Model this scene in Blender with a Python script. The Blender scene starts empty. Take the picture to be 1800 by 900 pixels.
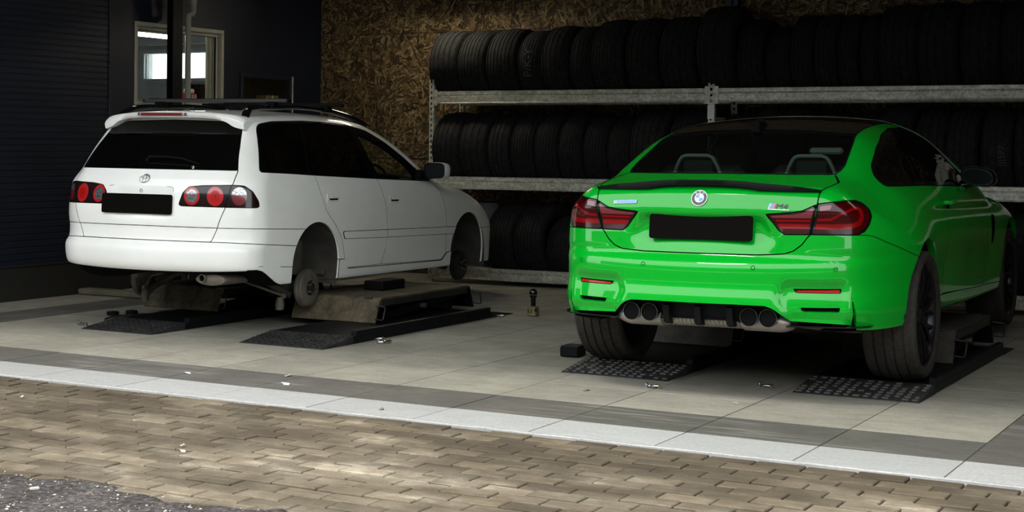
import bpy, bmesh, math, random
import numpy as np
from mathutils import Vector, Matrix
random.seed(7); np.random.seed(7)
SC = bpy.context.scene; COL = SC.collection
# ---------------------------------------------------------------- camera (level, lens shifted down), standing on the yard outside the bays
YAW, ROLL, EYE = 0.50221, 0.008418, 1.24183
Rv = Vector((math.cos(YAW), math.sin(YAW), 0)); Fw = Vector((-math.sin(YAW), math.cos(YAW), 0)); Up = Vector((0, 0, 1))
cx_ = Rv*math.cos(ROLL) + Up*math.sin(ROLL); cy_ = -Rv*math.sin(ROLL) + Up*math.cos(ROLL)
cd = bpy.data.cameras.new('camera'); cam = bpy.data.objects.new('camera', cd); COL.objects.link(cam)
cam.matrix_world = Matrix(((cx_.x, cy_.x, -Fw.x, 0), (cx_.y, cy_.y, -Fw.y, 0), (cx_.z, cy_.z, -Fw.z, EYE), (0, 0, 0, 1)))
cd.sensor_width = 36; cd.lens = 2689.44/1800*36; cd.shift_y = -(450 - 259.862)/1800; cd.clip_end = 200; cd.clip_start = .05
SC.camera = cam
# ---------------------------------------------------------------- overcast daylight
wd = bpy.data.worlds.new('overcast'); SC.world = wd; wd.use_nodes = True
wn = wd.node_tree; wn.nodes.clear()
wo = wn.nodes.new('ShaderNodeOutputWorld'); wb = wn.nodes.new('ShaderNodeBackground')
wb.inputs['Color'].default_value = (0.93, 0.97, 1.0, 1); wb.inputs['Strength'].default_value = 2.0
wn.links.new(wb.outputs[0], wo.inputs[0])
SUN = bpy.data.lights.new('veiled_sun', 'SUN'); SUN.energy = 1.2; SUN.angle = math.radians(12); SUN.color = (1.0, .95, .86)
so = bpy.data.objects.new('veiled_sun', SUN); COL.objects.link(so)
so.rotation_euler = Vector((.25, .52, -.95)).to_track_quat('-Z', 'Y').to_euler(); so.location = (2, -6, 9)
vs = SC.view_settings; vs.view_transform = 'Standard'; vs.look = 'None'; vs.gamma = 1.0; vs.use_curve_mapping = False; vs.exposure = 0.95
SC.cycles.max_bounces = 7; SC.cycles.diffuse_bounces = 3; SC.cycles.glossy_bounces = 4; SC.cycles.transparent_max_bounces = 8
SC.cycles.use_denoising = True; SC.cycles.sample_clamp_indirect = 6.0
# ---------------------------------------------------------------- helpers
def rgb(h):
    h = h.lstrip('#'); v = [int(h[i:i+2], 16)/255 for i in (0, 2, 4)]
    return tuple((c/12.92 if c <= .04045 else ((c + .055)/1.055)**2.4) for c in v) + (1.0,)
def setin(n, **kw):
    for k, v in kw.items():
        k = k.replace('_', ' ')
        if k in n.inputs: n.inputs[k].default_value = v
class NT:
    def __init__(s, name):
        s.m = bpy.data.materials.new(name); s.m.use_nodes = True; s.t = s.m.node_tree; s.t.nodes.clear()
        s.out = s.n('ShaderNodeOutputMaterial')
    def n(s, typ, **kw):
        x = s.t.nodes.new(typ)
        for k, v in kw.items(): setattr(x, k, v)
        return x
    def l(s, a, b): s.t.links.new(a, b)
    def bsdf(s, **kw):
        b = s.n('ShaderNodeBsdfPrincipled'); setin(b, **kw); s.l(b.outputs[0], s.out.inputs[0]); s.b = b; return b
    def coord(s, kind='Object', scale=(1, 1, 1), rot=(0, 0, 0), loc=(0, 0, 0)):
        if not hasattr(s, 'tc'): s.tc = s.n('ShaderNodeTexCoord')
        m = s.n('ShaderNodeMapping'); m.inputs['Scale'].default_value = scale; m.inputs['Rotation'].default_value = rot; m.inputs['Location'].default_value = loc
        if kind == 'World':
            g = s.n('ShaderNodeNewGeometry'); s.l(g.outputs['Position'], m.inputs[0])
        else: s.l(s.tc.outputs[kind], m.inputs[0])
        return m.outputs[0]
    def noise(s, vec, scale, detail=4, rough=.55, dist=0):
        x = s.n('ShaderNodeTexNoise'); setin(x, Scale=scale, Detail=detail, Roughness=rough, Distortion=dist); s.l(vec, x.inputs['Vector']); return x.outputs['Fac']
    def ramp(s, fac, stops):
        r = s.n('ShaderNodeValToRGB'); e = r.color_ramp.elements
        while len(e) < len(stops): e.new(.5)
        for q, (p, c) in zip(e, stops): q.position = p; q.color = c if len(c) == 4 else tuple(c) + (1,)
        s.l(fac, r.inputs[0]); return r.outputs[0]
    def mix(s, a, b, fac, blend='MIX'):
        m = s.n('ShaderNodeMix', data_type='RGBA', blend_type=blend)
        for v, i in ((fac, 0), (a, 6), (b, 7)):
            if hasattr(v, 'is_linked') or hasattr(v, 'links'): s.l(v, m.inputs[i])
            else: m.inputs[i].default_value = v
        return m.outputs[2]
    def math(s, op, a, b=0.0):
        m = s.n('ShaderNodeMath', operation=op)
        for i, v in enumerate((a, b)):
            if hasattr(v, 'links'): s.l(v, m.inputs[i])
            else: m.inputs[i].default_value = v
        return m.outputs[0]
    def bump(s, h, strength=.3, dist=.01):
        b = s.n('ShaderNodeBump'); setin(b, Strength=strength, Distance=dist); s.l(h, b.inputs['Height']); s.l(b.outputs[0], s.b.inputs['Normal'])
def simple(name, col, rough=.5, metal=0.0, coat=0.0, var=0.0, vs_=8.0, spec=.5, coat_rough=.03):
    t = NT(name); b = t.bsdf(Base_Color=col, Roughness=rough, Metallic=metal, Coat_Weight=coat, Coat_Roughness=coat_rough, Specular_IOR_Level=spec)
    if var:
        f = t.noise(t.coord(), vs_, 5)
        dark = tuple(c*(1-var) for c in col[:3]) + (1,); lite = tuple(min(1, c*(1+var)) for c in col[:3]) + (1,)
        t.l(t.ramp(f, [(.3, dark), (.7, lite)]), b.inputs['Base Color'])
    return t.m
class MB:
    """collects simple solids into one mesh"""
    def __init__(s): s.v = []; s.f = []
    def add(s, V, F):
        o = len(s.v); s.v += [tuple(map(float, p)) for p in V]; s.f += [tuple(i + o for i in q) for q in F]; return s
    def box(s, c, d, rot=None, ch=0.0):
        hx, hy, hz = d[0]/2, d[1]/2, d[2]/2
        if ch <= 0:
            V = [(x, y, z) for x in (-hx, hx) for y in (-hy, hy) for z in (-hz, hz)]
            F = [(0, 1, 3, 2), (4, 6, 7, 5), (0, 4, 5, 1), (2, 3, 7, 6), (0, 2, 6, 4), (1, 5, 7, 3)]
        else:
            ch = min(ch, hx*.9, hy*.9, hz*.9)
            bm = bmesh.new(); bmesh.ops.create_cube(bm, size=1)
            for w in bm.verts: w.co = (w.co.x*d[0], w.co.y*d[1], w.co.z*d[2])
            bmesh.ops.bevel(bm, geom=bm.edges[:], offset=ch, segments=1, affect='EDGES')
            bm.verts.index_update(); V = [tuple(w.co) for w in bm.verts]; F = [tuple(w.index for w in f.verts) for f in bm.faces]; bm.free()
        if rot is not None: V = [rot @ Vector(p) for p in V]
        return s.add([(p[0]+c[0], p[1]+c[1], p[2]+c[2]) for p in V], F)
    def tube(s, pts, r, n=10, cap=True, closed=False):
        pts = [Vector(p) for p in pts]; k = len(pts); V = []; F = []
        rs = r if isinstance(r, (list, tuple)) else [r]*k
        prev = None
        for i, p in enumerate(pts):
            if closed: t = pts[(i+1) % k] - pts[i-1]
            else: t = pts[min(i+1, k-1)] - pts[max(i-1, 0)]
            t.normalize()
            if prev is None:
                a = t.orthogonal().normalized()
            else:
                a = prev - t*prev.dot(t)
                a = a.normalized() if a.length > 1e-6 else t.orthogonal().normalized()
            prev = a; b = t.cross(a)
            for j in range(n):
                an = 2*math.pi*j/n; V.append(p + (a*math.cos(an) + b*math.sin(an))*rs[i])
        for i in range(k if closed else k - 1):
            for j in range(n):
                F.append((i*n + j, i*n + (j+1) % n, ((i+1) % k)*n + (j+1) % n, ((i+1) % k)*n + j))
        if cap and not closed: F.append(tuple(range(n))[::-1]); F.append(tuple((k-1)*n + j for j in range(n)))
        return s.add(V, F)
    def lathe(s, prof, origin=(0, 0, 0), axis='z', n=32, close=False):
        """prof: (radius, height) points"""
        V = []; F = []; k = len(prof)
        for r, h in prof:
            for j in range(n):
                a = 2*math.pi*j/n; c, q = math.cos(a)*r, math.sin(a)*r
                p = (c, q, h) if axis == 'z' else ((h, c, q) if axis == 'x' else (q, h, c))
                V.append((p[0]+origin[0], p[1]+origin[1], p[2]+origin[2]))
        for i in range(k if close else k - 1):
            for j in range(n):
                F.append((i*n + j, i*n + (j+1) % n, ((i+1) % k)*n + (j+1) % n, ((i+1) % k)*n + j))
        if not close:
            if prof[0][0] > 1e-5: F.append(tuple(range(n))[::-1])
            if prof[-1][0] > 1e-5: F.append(tuple((k-1)*n + j for j in range(n)))
        return s.add(V, F)
    def prism(s, poly, mp, lo, hi):
        """extrude a 2D polygon: mp(u, v, w) -> point, w from lo to hi"""
        n = len(poly)
        V = [mp(u, v, lo) for u, v in poly] + [mp(u, v, hi) for u, v in poly]
        F = [tuple(range(n))[::-1], tuple(range(n, 2*n))] + [(i, (i+1) % n, n + (i+1) % n, n + i) for i in range(n)]
        return s.add(V, F)
    def build(s, name, mat, parent=None, angle=35, smooth=True, fix=True):
        me = bpy.data.meshes.new(name); me.from_pydata(s.v, [], s.f)
        if fix:
            bm = bmesh.new(); bm.from_mesh(me); bmesh.ops.recalc_face_normals(bm, faces=bm.faces[:]); bm.to_mesh(me); bm.free()
        if smooth:
            me.polygons.foreach_set('use_smooth', [True]*len(me.polygons)); me.set_sharp_from_angle(angle=math.radians(angle))
        return link(name, me, mat, parent)
def link(name, me, mat, parent=None):
    if mat is not None and not me.materials: me.materials.append(mat)
    o = bpy.data.objects.new(name, me); COL.objects.link(o)
    if parent is not None: o.parent = parent
    return o
OFF = np.zeros(3)
def surf(name, S, mat, parent=None):
    """link a Surf with its own normals"""
    if len(S.T) == 0: return None
    me = bpy.data.meshes.new(name); n = len(S.V); t = len(S.T)
    me.vertices.add(n); me.vertices.foreach_set('co', (S.V + OFF).astype(np.float32).ravel())
    me.loops.add(3*t); me.loops.foreach_set('vertex_index', S.T.astype(np.int32).ravel())
    me.polygons.add(t); me.polygons.foreach_set('loop_start', np.arange(0, 3*t, 3, dtype=np.int32))
    me.polygons.foreach_set('use_smooth', np.ones(t, bool)); me.update(calc_edges=True)
    me.normals_split_custom_set_from_vertices(S.N.astype(np.float32))
    return link(name, me, mat, parent)
def empty(name, loc=(0, 0, 0), rz=0.0):
    o = bpy.data.objects.new(name, None); COL.objects.link(o); o.location = loc; o.rotation_euler = (0, 0, rz); o.empty_display_size = .1
    return o
def tag(o, label, cat, group=None, kind=None):
    o['label'] = label; o['category'] = cat
    if group: o['group'] = group
    if kind: o['kind'] = kind
    return o
def structure(o): o['kind'] = 'structure'; return o
def text_mesh(txt, size, depth=.001, spacing=1.0):
    c = bpy.data.curves.new('txt', 'FONT'); c.body = txt; c.size = size; c.extrude = depth; c.align_x = 'CENTER'; c.align_y = 'CENTER'; c.space_character = spacing
    o = bpy.data.objects.new('txt', c); COL.objects.link(o)
    dg = bpy.context.evaluated_depsgraph_get(); me = bpy.data.meshes.new_from_object(o.evaluated_get(dg))
    V = [tuple(v.co) for v in me.vertices]; F = [tuple(p.vertices) for p in me.polygons]
    bpy.data.objects.remove(o); bpy.data.curves.remove(c); bpy.data.meshes.remove(me)
    return V, F
# ---------------------------------------------------------------- numpy surface kit
def pchip(xs, ys):
    xs = np.asarray(xs, float); ys = np.asarray(ys, float)
    h = np.diff(xs); d = np.diff(ys) / h
    m = np.zeros_like(ys)
    for i in range(1, len(xs) - 1):
        if d[i-1] * d[i] > 0:
            w1 = 2*h[i] + h[i-1]; w2 = h[i] + 2*h[i-1]
            m[i] = (w1 + w2) / (w1/d[i-1] + w2/d[i])
    m[0] = d[0]; m[-1] = d[-1]
    def f(x):
        x = np.clip(np.asarray(x, float), xs[0], xs[-1])
        i = np.clip(np.searchsorted(xs, x) - 1, 0, len(xs) - 2)
        t = (x - xs[i]) / h[i]
        return ((2*t**3 - 3*t**2 + 1)*ys[i] + (t**3 - 2*t**2 + t)*h[i]*m[i]
                + (-2*t**3 + 3*t**2)*ys[i+1] + (t**3 - t**2)*h[i]*m[i+1])
    return f
def sstep(a, b, x):
    t = np.clip((np.asarray(x, float) - a) / (b - a), 0, 1)
    return t*t*(3 - 2*t)
def smax(a, b, k):
    h = np.maximum(k - np.abs(a - b), 0) / k
    return np.maximum(a, b) + h*h*k*0.25
def smooth1(A, ax, n):
    if n < 1: return A
    k = np.exp(-0.5*(np.arange(-3*n, 3*n+1)/float(n))**2); k /= k.sum()
    pad = [(0, 0)]*A.ndim; pad[ax] = (3*n, 3*n)
    B = np.pad(A, pad, mode='reflect', reflect_type='odd')
    return np.apply_along_axis(lambda v: np.convolve(v, k, 'valid'), ax, B)
def poly_sdf(P, pts):
    """signed distance (negative inside) of 2D points P (n,2) to a closed polygon"""
    P = np.asarray(P, float); pts = np.asarray(pts, float)
    d = np.full(len(P), 1e9); ins = np.zeros(len(P), bool)
    n = len(pts)
    for i in range(n):
        a = pts[i]; b = pts[(i+1) % n]; e = b - a; w = P - a
        t = np.clip((w @ e) / max(e @ e, 1e-12), 0, 1)
        q = w - t[:, None]*e
        d = np.minimum(d, (q*q).sum(1))
        if a[1] != b[1]:
            c = ((a[1] <= P[:, 1]) != (b[1] <= P[:, 1]))
            xi = a[0] + (P[:, 1] - a[1])*e[0]/e[1]
            ins ^= c & (P[:, 0] < xi)
    d = np.sqrt(d)
    return np.where(ins, -d, d)
def line_dist(P, pts):
    P = np.asarray(P, float); pts = np.asarray(pts, float)
    d = np.full(len(P), 1e9)
    for i in range(len(pts) - 1):
        a = pts[i]; e = pts[i+1] - a; w = P - a
        t = np.clip((w @ e) / max(e @ e, 1e-12), 0, 1)
        q = w - t[:, None]*e
        d = np.minimum(d, (q*q).sum(1))
    return np.sqrt(d)
def rpoly(pts, r=0.03, n=5):
    """round the corners of a polygon; r may be one radius or a list"""
    pts = [np.asarray(p, float) for p in pts]; out = []; N = len(pts)
    for i, p in enumerate(pts):
        ri = r[i] if isinstance(r, (list, tuple)) else r
        a = pts[i-1] - p; b = pts[(i+1) % N] - p
        la = np.linalg.norm(a); lb = np.linalg.norm(b)
        k = min(ri, 0.49*la, 0.49*lb)
        if k < 1e-4: out.append(p); continue
        p0 = p + a/la*k; p1 = p + b/lb*k
        for j in range(n + 1):
            t = j/float(n)
            out.append((1-t)**2*p0 + 2*t*(1-t)*p + t*t*p1)
    return np.array(out)
class Surf:
    """triangle mesh with analytic normals that can be cut along scalar fields"""
    def __init__(s, V, N, T): s.V = V; s.N = N; s.T = T
    def compact(s):
        if len(s.T) == 0: return Surf(np.zeros((0, 3)), np.zeros((0, 3)), np.zeros((0, 3), int))
        u, inv = np.unique(s.T.ravel(), return_inverse=True)
        return Surf(s.V[u], s.N[u], inv.reshape(-1, 3))
    def split(s, f):
        """-> (f<0 part, f>=0 part)"""
        f = np.where(np.abs(f) < 1e-7, 1e-7, f)
        neg = f < 0; T = s.T; c = neg[T].sum(1)
        low = [T[c == 3]]; high = [T[c == 0]]
        V = [s.V]; N = [s.N]; base = len(s.V)
        for cnt, lone_neg in ((1, True), (2, False)):
            M = T[c == cnt]
            if not len(M): continue
            sel = neg[M] if lone_neg else ~neg[M]
            k = sel.argmax(1); r = np.arange(len(M))
            a = M[r, k]; b = M[r, (k+1) % 3]; d = M[r, (k+2) % 3]
            def cut(p, q):
                t = (f[p] / (f[p] - f[q]))[:, None]
                n = s.N[p]*(1-t) + s.N[q]*t
                n /= np.maximum(np.linalg.norm(n, axis=1), 1e-9)[:, None]
                return s.V[p]*(1-t) + s.V[q]*t, n
            v1, n1 = cut(a, b); v2, n2 = cut(a, d)
            i1 = base + np.arange(len(M)); i2 = i1 + len(M); base += 2*len(M)
            V += [v1, v2]; N += [n1, n2]
            lone = np.stack([a, i1, i2], 1)
            two = np.concatenate([np.stack([i1, b, d], 1), np.stack([i1, d, i2], 1)])
            (low if lone_neg else high).append(lone); (high if lone_neg else low).append(two)
        V = np.concatenate(V); N = np.concatenate(N)
        return (Surf(V, N, np.concatenate(low)).compact(), Surf(V, N, np.concatenate(high)).compact())
    def cut(s, fn): return s.split(fn(s.V)) if len(s.T) else (s, s)
    def push(s, d): return Surf(s.V - s.N*d, s.N, s.T)
    def mirror(s):
        m = np.array([-1, 1, 1.]); return Surf(s.V*m, s.N*m, s.T[:, ::-1])
    def __add__(s, o):
        if len(o.T) == 0: return s
        if len(s.T) == 0: return o
        return Surf(np.concatenate([s.V, o.V]), np.concatenate([s.N, o.N]), np.concatenate([s.T, o.T + len(s.V)]))
    def subdiv(s, n=1):
        q = s
        for _ in range(n):
            E = np.sort(np.concatenate([q.T[:, [0, 1]], q.T[:, [1, 2]], q.T[:, [2, 0]]]), 1)
            u, inv = np.unique(E, axis=0, return_inverse=True); inv = inv.ravel()
            mv = (q.V[u[:, 0]] + q.V[u[:, 1]])/2; mn = q.N[u[:, 0]] + q.N[u[:, 1]]; mn /= np.maximum(np.linalg.norm(mn, axis=1), 1e-9)[:, None]
            k = len(q.T); b = len(q.V); ab, bc, ca = b + inv[:k], b + inv[k:2*k], b + inv[2*k:]
            T = np.concatenate([np.stack([q.T[:, 0], ab, ca], 1), np.stack([ab, q.T[:, 1], bc], 1), np.stack([ca, bc, q.T[:, 2]], 1), np.stack([ab, bc, ca], 1)])
            q = Surf(np.concatenate([q.V, mv]), np.concatenate([q.N, mn]), T)
        return q
    def both(s): return s + s.mirror()
    def rim(s, depth, keep=None, dirv=None):
        """a strip along the open border going inwards, as its own Surf"""
        E = np.concatenate([s.T[:, [0, 1]], s.T[:, [1, 2]], s.T[:, [2, 0]]])
        # weld by position so that cut borders match
        key = np.round(s.V*20000).astype(np.int64)
        _, w = np.unique(key, axis=0, return_inverse=True); w = w.ravel()
        EW = w[E]; lo = EW.min(1); hi = EW.max(1); code = lo*(w.max()+1) + hi
        u, idx, cn = np.unique(code, return_index=True, return_counts=True)
        B = E[idx[cn == 1]]; B = B[w[B[:, 0]] != w[B[:, 1]]]
        if keep is not None and len(B): B = B[keep(s.V[B].mean(1))]
        if not len(B): return Surf(np.zeros((0, 3)), np.zeros((0, 3)), np.zeros((0, 3), int))
        a, b = s.V[B[:, 0]], s.V[B[:, 1]]
        na = s.N[B[:, 0]] if dirv is None else np.broadcast_to(-np.asarray(dirv, float), a.shape)
        nb = s.N[B[:, 1]] if dirv is None else np.broadcast_to(-np.asarray(dirv, float), a.shape)
        a2, b2 = a - na*depth, b - nb*depth
        n = np.cross(b - a, na); n /= np.maximum(np.linalg.norm(n, axis=1), 1e-9)[:, None]
        k = len(B); i = np.arange(k)
        V = np.concatenate([a, b, a2, b2]); N = np.concatenate([n]*4)
        T = np.concatenate([np.stack([i+k, i, i+2*k], 1), np.stack([i+k, i+2*k, i+3*k], 1)])
        return Surf(V, N, T)
def carve(s, fn, gap=0.005, depth=0.004):
    """cut a panel out of s along fn<0: (panel, rest, recessed shut line)"""
    a, r = s.split(fn(s.V) + gap/2)
    g, r = r.cut(lambda V: fn(V) - gap/2)
    return a, r, g.push(depth)
def band(s, fn, w, region=None):
    """cut a narrow band |fn|<w out of s (fn signed): (band, rest)"""
    if region is not None: s, other = s.cut(region)
    low, high = s.cut(lambda V: fn(V) - w); lower, mid = low.cut(lambda V: fn(V) + w)
    rest = lower + high
    return mid, (rest if region is None else rest + other)
class Body:
    """car body given by width X(y,z), tail Yr(x,z), nose Yf(x,z), top Zt(x,y), underside Zb"""
    def __init__(s, h, x1, y0, y1, z0, z1):
        s.h = h
        s.xs = np.arange(-4*h, x1 + h, h); s.ys = np.arange(y0, y1 + h, h); s.zs = np.arange(z0, z1 + h, h)
    def lut(s, A, u, v, u0, v0):
        a = np.clip((u - u0)/s.h, 0, A.shape[0] - 1.001); b = np.clip((v - v0)/s.h, 0, A.shape[1] - 1.001)
        i = a.astype(int); j = b.astype(int); a = a - i; b = b - j
        return (A[i, j]*(1-a)*(1-b) + A[i+1, j]*a*(1-b) + A[i, j+1]*(1-a)*b + A[i+1, j+1]*a*b)
    def combine(s, side, rear, front, top, bot, y):
        kt = s.ktop(y)
        f = smax(side, rear, s.kcorner)
        f = smax(f, front, s.kcorner)
        f = smax(f, top, kt)
        return smax(f, bot, 0.02)
    def F(s, P):
        x = np.abs(P[:, 0]); y = P[:, 1]; z = P[:, 2]
        x0, y0, z0 = s.xs[0], s.ys[0], s.zs[0]
        return s.combine(x - s.lut(s.X, y, z, y0, z0), s.lut(s.Yr, x, z, x0, z0) - y, y - s.lut(s.Yf, x, z, x0, z0),
                         z - s.lut(s.Zt, x, y, x0, y0), s.lut(s.Zb, x, y, x0, y0) - z, y)
    def G(s, P):
        g = np.empty_like(P)
        for i in range(3):
            e = np.zeros(3); e[i] = s.h
            g[:, i] = (s.F(P + e) - s.F(P - e)) / (2*s.h)
        return g
    def mesh(s):
        x = s.xs[:, None, None]; y = s.ys[None, :, None]; z = s.zs[None, None, :]
        D = s.combine(np.abs(x) - s.X[None], s.Yr[:, None, :] - y, y - s.Yf[:, None, :], z - s.Zt[:, :, None],
                      s.Zb[:, :, None] - z, y)
        pad = np.pad(D, 1, constant_values=1.0)
        o = np.array([s.xs[0], s.ys[0], s.zs[0]]) - s.h
        sg = pad < 0
        c = [sg[i:sg.shape[0]-1+i, j:sg.shape[1]-1+j, k:sg.shape[2]-1+k] for i in (0, 1) for j in (0, 1) for k in (0, 1)]
        n = sum(q.astype(np.int8) for q in c); act = (n > 0) & (n < 8)
        idx = np.argwhere(act); ids = np.full(act.shape, -1, np.int64); ids[act] = np.arange(len(idx))
        acc = np.zeros((len(idx), 3)); cnt = np.zeros(len(idx))
        for ax in range(3):
            oth = [q for q in range(3) if q != ax]
            for p in (0, 1):
                for q in (0, 1):
                    off = [0, 0, 0]; off[oth[0]] = p; off[oth[1]] = q
                    A = idx + off; Bq = A.copy(); Bq[:, ax] += 1
                    da = pad[A[:, 0], A[:, 1], A[:, 2]]; db = pad[Bq[:, 0], Bq[:, 1], Bq[:, 2]]
                    m = (da < 0) != (db < 0)
                    t = np.where(m, da/np.where(m, da - db, 1), 0)
                    pt = A.astype(float); pt[:, ax] += t
                    acc[m] += pt[m]; cnt[m] += 1
        V = o + s.h*acc/cnt[:, None]
        quads = []
        for ax in range(3):
            sl0 = [slice(None)]*3; sl1 = [slice(None)]*3; sl0[ax] = slice(0, -1); sl1[ax] = slice(1, None)
            m = sg[tuple(sl0)] != sg[tuple(sl1)]
            e = np.argwhere(m); flip = sg[tuple(sl0)][m]
            b, c2 = (ax+1) % 3, (ax+2) % 3
            ok = (e[:, b] > 0) & (e[:, c2] > 0) & (e[:, b] < act.shape[b]) & (e[:, c2] < act.shape[c2]); e = e[ok]; flip = flip[ok]
            def cid(db, dc):
                q = e.copy(); q[:, b] += db; q[:, c2] += dc; return ids[q[:, 0], q[:, 1], q[:, 2]]
            Q = np.stack([cid(-1, -1), cid(0, -1), cid(0, 0), cid(-1, 0)], 1)
            Q[~flip] = Q[~flip][:, ::-1]
            quads.append(Q[(Q >= 0).all(1)])
        Q = np.concatenate(quads)
        for _ in range(3):
            f = s.F(V); g = s.G(V); V = V - np.clip(f/np.maximum((g*g).sum(1), .2), -s.h, s.h)[:, None]*g
        N = s.G(V); N /= np.maximum(np.linalg.norm(N, axis=1), 1e-9)[:, None]
        T = np.concatenate([Q[:, [0, 1, 2]], Q[:, [0, 2, 3]]])
        S = Surf(V, N, T)
        return S.split(-V[:, 0])[0]
def table(stations, levels, rows, ys, zs, sm=2):
    """rows[i][j] at stations[i], levels[j] -> smooth field on ys x zs"""
    R = np.asarray(rows, float)
    A = np.stack([pchip(stations, R[:, j])(ys) for j in range(R.shape[1])], 1)
    B = np.stack([pchip(levels, A[i])(zs) for i in range(len(ys))], 0)
    return smooth1(smooth1(B, 0, sm), 1, sm)
# ---------------------------------------------------------------- car body shapes (local: x right, y forward from rear axle, z up)
def coupe_body(h=0.0125):
    B = Body(h, 1.02, -1.08, 3.72, 0.24, 1.44)
    y, z, x = B.ys, B.zs, np.abs(B.xs)
    lv = [.20, .30, .40, .55, .70, .80, .88, .95, 1.02, 1.10, 1.20, 1.28, 1.34, 1.40]
    st = [-.95, -.5, -.1, .35, .8, 1.3, 1.9, 2.4, 2.8, 3.3, 3.6]
    rows = [[.84, .87, .885, .885, .865, .825, .775, .70, .63, .56, .47, .40, .34, .28],
            [.87, .895, .915, .925, .915, .88, .825, .745, .675, .635, .58, .53, .47, .41],
            [.87, .91, .93, .945, .94, .917, .885, .84, .765, .705, .645, .59, .535, .46],
            [.865, .885, .895, .90, .912, .907, .897, .868, .81, .755, .69, .63, .57, .49],
            [.86, .88, .882, .885, .905, .902, .897, .877, .825, .775, .71, .65, .59, .50],
            [.86, .88, .882, .885, .905, .902, .897, .882, .835, .785, .72, .66, .60, .51],
            [.86, .885, .89, .895, .91, .905, .897, .877, .835, .79, .73, .67, .61, .52],
            [.865, .90, .915, .925, .922, .91, .89, .86, .81, .77, .71, .65, .59, .5],
            [.86, .90, .92, .93, .925, .905, .875, .83, .78, .73, .67, .6, .54, .45],
            [.80, .84, .86, .87, .86, .83, .79, .74, .68, .62, .55, .48, .4, .3],
            [.68, .72, .74, .75, .74, .71, .67, .62, .56, .5, .42, .35, .3, .2]]
    B.X = table(st, lv, rows, y, z, 2)
    # swage line falling into the rear haunch
    Y, Z = np.meshgrid(y, z, indexing='ij')
    B.X += -.012*np.exp(-((Z - (.865 - .02*(Y - .5)))/.028)**2)*sstep(.0, .5, Y)*(1 - sstep(2.2, 2.6, Y))
    X, Z = np.meshgrid(x, z, indexing='ij')
    yc = pchip([.20, .30, .36, .42, .47, .53, .60, .635, .652, .672, .70, .76, .84, .868, .882, .92, .96, .985, 1.02, 1.1, 1.44],
               [-.84, -.92, -.955, -.985, -.98, -.965, -.968, -.962, -.945, -.918, -.915, -.91, -.91, -.915, -.922, -.912, -.896, -.885, -.86, -.80, -.5])(Z)
    a = .25 + (.17 - .25)*sstep(.6, .72, Z)
    B.Yr = yc + a*X*X + 1.9*np.maximum(X - .60, 0)**2 + 5.5*np.maximum(X - .74, 0)**2
    rec = poly_sdf(np.stack([X.ravel(), Z.ravel()], 1), [(-.35, .868), (.315, .872), (.385, .765), (.355, .695), (-.35, .69)]).reshape(X.shape)
    B.Yr += .032*sstep(.008, -.035, rec)*sstep(.68, .80, Z)
    # side pods of the bumper round the reflectors and slots
    pod = poly_sdf(np.stack([X.ravel(), Z.ravel()], 1), [(.44, .555), (.700, .555), (.695, .36), (.46, .36), (.40, .48)]).reshape(X.shape)
    B.Yr += .028*sstep(.012, -.012, pod)*sstep(.57, .53, Z)
    B.Yr = smooth1(smooth1(B.Yr, 0, 1), 1, 1)
    X, Y = np.meshgrid(x, y, indexing='ij')
    zc = pchip([-1.08, -.93, -.84, -.6, -.45, -.2, .05, .3, .6, .9, 1.2, 1.45, 1.7, 2.0, 2.12, 2.5, 3.0, 3.4, 3.72],
               [.985, 1.005, 1.022, 1.065, 1.10, 1.205, 1.31, 1.36, 1.387, 1.397, 1.372, 1.285, 1.165, 1.015, .985, .945, .87, .75, .55])(Y)
    cr = pchip([-1.0, -.6, -.3, .1, .9, 1.4, 2.0, 2.4, 3.0, 3.7], [.075, .085, .10, .13, .13, .13, .12, .10, .12, .2])(Y)
    B.Zt = smooth1(zc, 1, 2) - cr*X*X
    X, Z = np.meshgrid(x, z, indexing='ij')
    B.Yf = 3.62 - .55*X*X - .5*np.maximum(X - .6, 0)**2 - .15*np.maximum(Z - .6, 0) + 0*Z
    B.Zb = np.full((len(x), len(y)), .31)
    X, Y = np.meshgrid(x, y, indexing='ij')
    B.Zb = .315 - .035*sstep(.3, 1.8, Y)
    B.kcorner = .10
    kt = pchip([-1.1, -.8, -.5, -.2, .2, 1.2, 1.9, 2.3, 3.7], [.045, .045, .07, .10, .11, .11, .08, .08, .12])
    B.ktop = lambda yy: kt(yy)
    return B
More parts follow.
